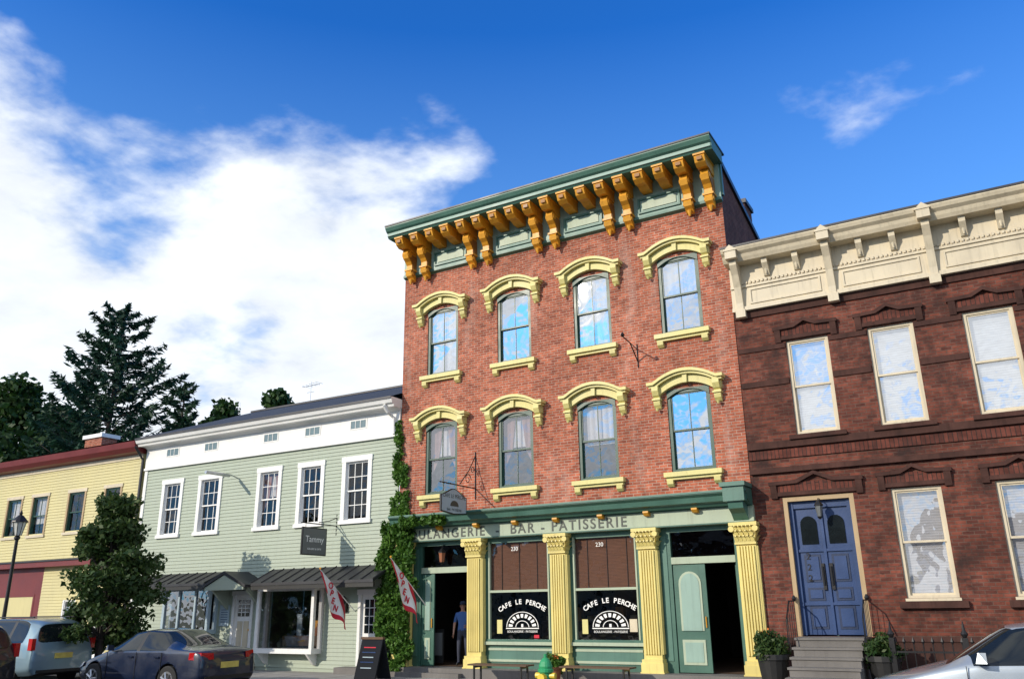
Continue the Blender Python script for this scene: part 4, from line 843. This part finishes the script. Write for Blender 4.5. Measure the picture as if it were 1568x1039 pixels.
# ================================================================== person in the doorway
def person(name,x,y,z,H,rz):
    e=empty(name); s=H/1.75
    J={'pel':(0,0,.95,.145,.11),'sp':(0,.0,1.15,.14,.10),'ch':(0,.01,1.36,.17,.115),'nk':(0,.01,1.50,.055,.055),'hd0':(0,-.01,1.58,.07,.08),'hd1':(0,-.01,1.67,.078,.092),'hd2':(0,0,1.73,.06,.07)}
    for sg,n in ((-1,'l'),(1,'r')):
        J['hip'+n]=(sg*.10,0,.90,.09,.09);J['kn'+n]=(sg*.12,-.03-(.04 if sg>0 else 0),.50,.06,.06);J['an'+n]=(sg*.13,.02,.10,.042,.042);J['to'+n]=(sg*.15,-.16,.045,.045,.03)
        J['sh'+n]=(sg*.19,.01,1.43,.062,.062)
    J['ell']=(-.27,.05,1.15,.043,.043);J['wrl']=(-.27,-.06,.92,.028,.028);J['pal']=(-.27,-.09,.84,.035,.02)
    J['elr']=(.28,.02,1.16,.043,.043);J['wrr']=(.20,-.20,1.08,.028,.028);J['par']=(.15,-.27,1.09,.035,.02)
    E=[('pel','sp'),('sp','ch'),('ch','nk'),('nk','hd0'),('hd0','hd1'),('hd1','hd2')]
    for n in 'lr': E+=[('pel','hip'+n),('hip'+n,'kn'+n),('kn'+n,'an'+n),('an'+n,'to'+n),('ch','sh'+n),('sh'+n,'el'+n),('el'+n,'wr'+n),('wr'+n,'pa'+n)]
    for n,(px,py,pz) in (('l',J['pal'][:3]),('r',J['par'][:3])):
        for f in range(5):
            o_=(f-2)*.018; L=(.05,.075,.085,.078,.06)[f]
            d=(0,-.25,-1) if n=='l' else (-.6,-.8,.05)
            if f==0: d=(d[0]-.5,d[1]-.5,d[2]*.6)
            J['f%s%da'%(n,f)]=(px,py+o_,pz,.009,.009) if n=='l' else (px,py,pz+o_,.009,.009)
            a=J['f%s%da'%(n,f)]; J['f%s%db'%(n,f)]=(a[0]+d[0]*L*.6,a[1]+d[1]*L*.6,a[2]+d[2]*L*.6,.008,.008); J['f%s%dc'%(n,f)]=(a[0]+d[0]*L*.8,a[1]+d[1]*L-.02,a[2]+d[2]*L,.007,.007)
            E+=[('pa'+n,'f%s%da'%(n,f)),('f%s%da'%(n,f),'f%s%db'%(n,f)),('f%s%db'%(n,f),'f%s%dc'%(n,f))]
    ks=list(J); me=bpy.data.meshes.new('body'); me.from_pydata([tuple(c*s for c in J[k][:3]) for k in ks],[(ks.index(a),ks.index(b)) for a,b in E],[])
    o=bpy.data.objects.new('body',me); COL.objects.link(o); md=o.modifiers.new('sk','SKIN'); md.use_smooth_shade=True
    for i,k in enumerate(ks): v=me.skin_vertices[0].data[i]; v.radius=(J[k][3]*s,J[k][4]*s); v.use_root=(k=='pel')
    sb=o.modifiers.new('ss','SUBSURF'); sb.levels=2
    bpy.context.view_layer.update(); m2=bpy.data.meshes.new_from_object(o.evaluated_get(bpy.context.evaluated_depsgraph_get())); o.modifiers.clear(); o.data=m2
    m2.materials.clear()
    for k in ('skin','shirt','trous','trimblk','hair'): m2.materials.append(M[k])
    for p in m2.polygons:
        c=p.center/s; r=abs(c.x)
        if c.z<.09: mi=3
        elif c.z<.98 and not (r>.21): mi=2
        elif c.z>1.50: mi=4 if c.z>1.70 or (c.y>.02 and c.z>1.6) else 0
        elif (r>.22 and c.z<1.20) or (c.y<-.15 and c.z<1.2 and c.z>.8): mi=0
        else: mi=1
        p.material_index=mi; p.use_smooth=True
    o.parent=e
    g=G('face_and_cap',e)
    g.lathe([(.098,0),(.096,.05),(.07,.09),(.01,.105)],(0,-.005,1.70),'hair',16); g.box(-.06,.06,-.17,-.08,1.70,1.712,'hair')
    g.mesh([(-.014,-.095,1.635),(.014,-.095,1.635),(0,-.122,1.625),(0,-.09,1.675)],[(0,1,2),(0,2,3),(1,3,2)],'skin')
    for sx in (-1,1): g.lathe([(.002,-.008),(.010,0),(.002,.008)],(sx*.032,-.088,1.665),'trimblk',8); g.lathe([(.004,-.03),(.014,0),(.006,.03)],(sx*.085,0,1.65),'skin',8)
    g.box(-.022,.022,-.098,-.085,1.597,1.603,'red')
    fo=g.done(True); fo.scale=(s,s,s)
    e.location=(x,y,z); e.rotation_euler=(0,0,rz); return e
person('man_in_doorway',-13.42,.4,.045,1.66,math.radians(20))

# ================================================================== camera
f,p,rl,yw=1259.3,math.radians(17.928),math.radians(.817),math.radians(29.853)
Rv=Vector((math.cos(yw),math.sin(yw),0)); F=Vector((-math.sin(yw)*math.cos(p),math.cos(yw)*math.cos(p),math.sin(p))); U=Vector((math.sin(yw)*math.sin(p),-math.cos(yw)*math.sin(p),math.cos(p)))
R1=Rv*math.cos(rl)-U*math.sin(rl); U1=Rv*math.sin(rl)+U*math.cos(rl)
ca=bpy.data.cameras.new('camera'); ca.lens=f/1568*36; ca.sensor_width=36; ca.clip_end=3000; ca.clip_start=.1
co=bpy.data.objects.new('camera',ca); COL.objects.link(co); co.matrix_world=Matrix(((R1.x,U1.x,-F.x,0),(R1.y,U1.y,-F.y,-20),(R1.z,U1.z,-F.z,1.6),(0,0,0,1))); S.camera=co

# ================================================================== light + sky
sd=Vector((.52,1,-.47)).normalized(); el=math.asin(-sd.z); az=math.atan2(-sd.x,-sd.y)
su=bpy.data.lights.new('sun','SUN'); su.energy=3.7; su.angle=math.radians(.6); su.color=(1,.90,.75)
so=bpy.data.objects.new('sun',su); COL.objects.link(so); so.rotation_euler=sd.to_track_quat('-Z','Y').to_euler()
w=bpy.data.worlds.new('World'); S.world=w; w.use_nodes=True; t=w.node_tree; bg=t.nodes['Background']; bg.inputs[1].default_value=.1
sk=N(t,'ShaderNodeTexSky',sky_type='NISHITA'); sk.sun_disc=False; sk.sun_elevation=el; sk.sun_rotation=az; sk.ozone_density=3.; sk.air_density=1.; sk.dust_density=.5
co_=N(t,'ShaderNodeTexCoord').outputs['Generated']; sp=N(t,'ShaderNodeSeparateXYZ'); t.links.new(co_,sp.inputs[0])
X_,Y_,Z_=sp.outputs
blue=mixc(t,1.,sk.outputs[0],(.26,1.24,2.55),'MULTIPLY')
blue=mixc(t,ramp(t,Z_,.62,.12,0,.70),blue,(3.2,6.2,9.6))
den=mth(t,'ADD',mth(t,'MAXIMUM',Z_,0.),.30); cb=N(t,'ShaderNodeCombineXYZ'); t.links.new(mth(t,'DIVIDE',X_,den),cb.inputs[0]); t.links.new(mth(t,'DIVIDE',Y_,den),cb.inputs[1]); t.links.new(mth(t,'MULTIPLY',Z_,1.5),cb.inputs[2])
n1=noise(t,cb.outputs[0],2.1,12,.52,.1); n2=noise(t,cb.outputs[0],6.5,10,.55,.15)
dt=N(t,'ShaderNodeVectorMath',operation='DOT_PRODUCT'); t.links.new(co_,dt.inputs[0]); dt.inputs[1].default_value=(-.735,.603,.309)
m1=mth(t,'SUBTRACT',ramp(t,dt.outputs['Value'],.80,.97),ramp(t,Z_,.36,.60,0,.62)); back=mth(t,'MULTIPLY',ramp(t,Y_,.05,-.15),.80); m_=mth(t,'MAXIMUM',m1,back)
nn=mth(t,'ADD',mth(t,'MULTIPLY',n1,1.45),mth(t,'MULTIPLY',n2,.50))
d=mth(t,'ADD',nn,mth(t,'MULTIPLY',m_,.50))
cs=N(t,'ShaderNodeMapRange'); cs.interpolation_type='SMOOTHSTEP'; t.links.new(d,cs.inputs[0]); cs.inputs[1].default_value=1.15; cs.inputs[2].default_value=1.43
shade=ramp(t,n2,.3,.7,.86,1.10); cloudc=mixc(t,1.,(10.0,10.6,11.4),shade,'MULTIPLY')
fin=mixc(t,cs.outputs[0],blue,cloudc); t.links.new(fin,bg.inputs[0])
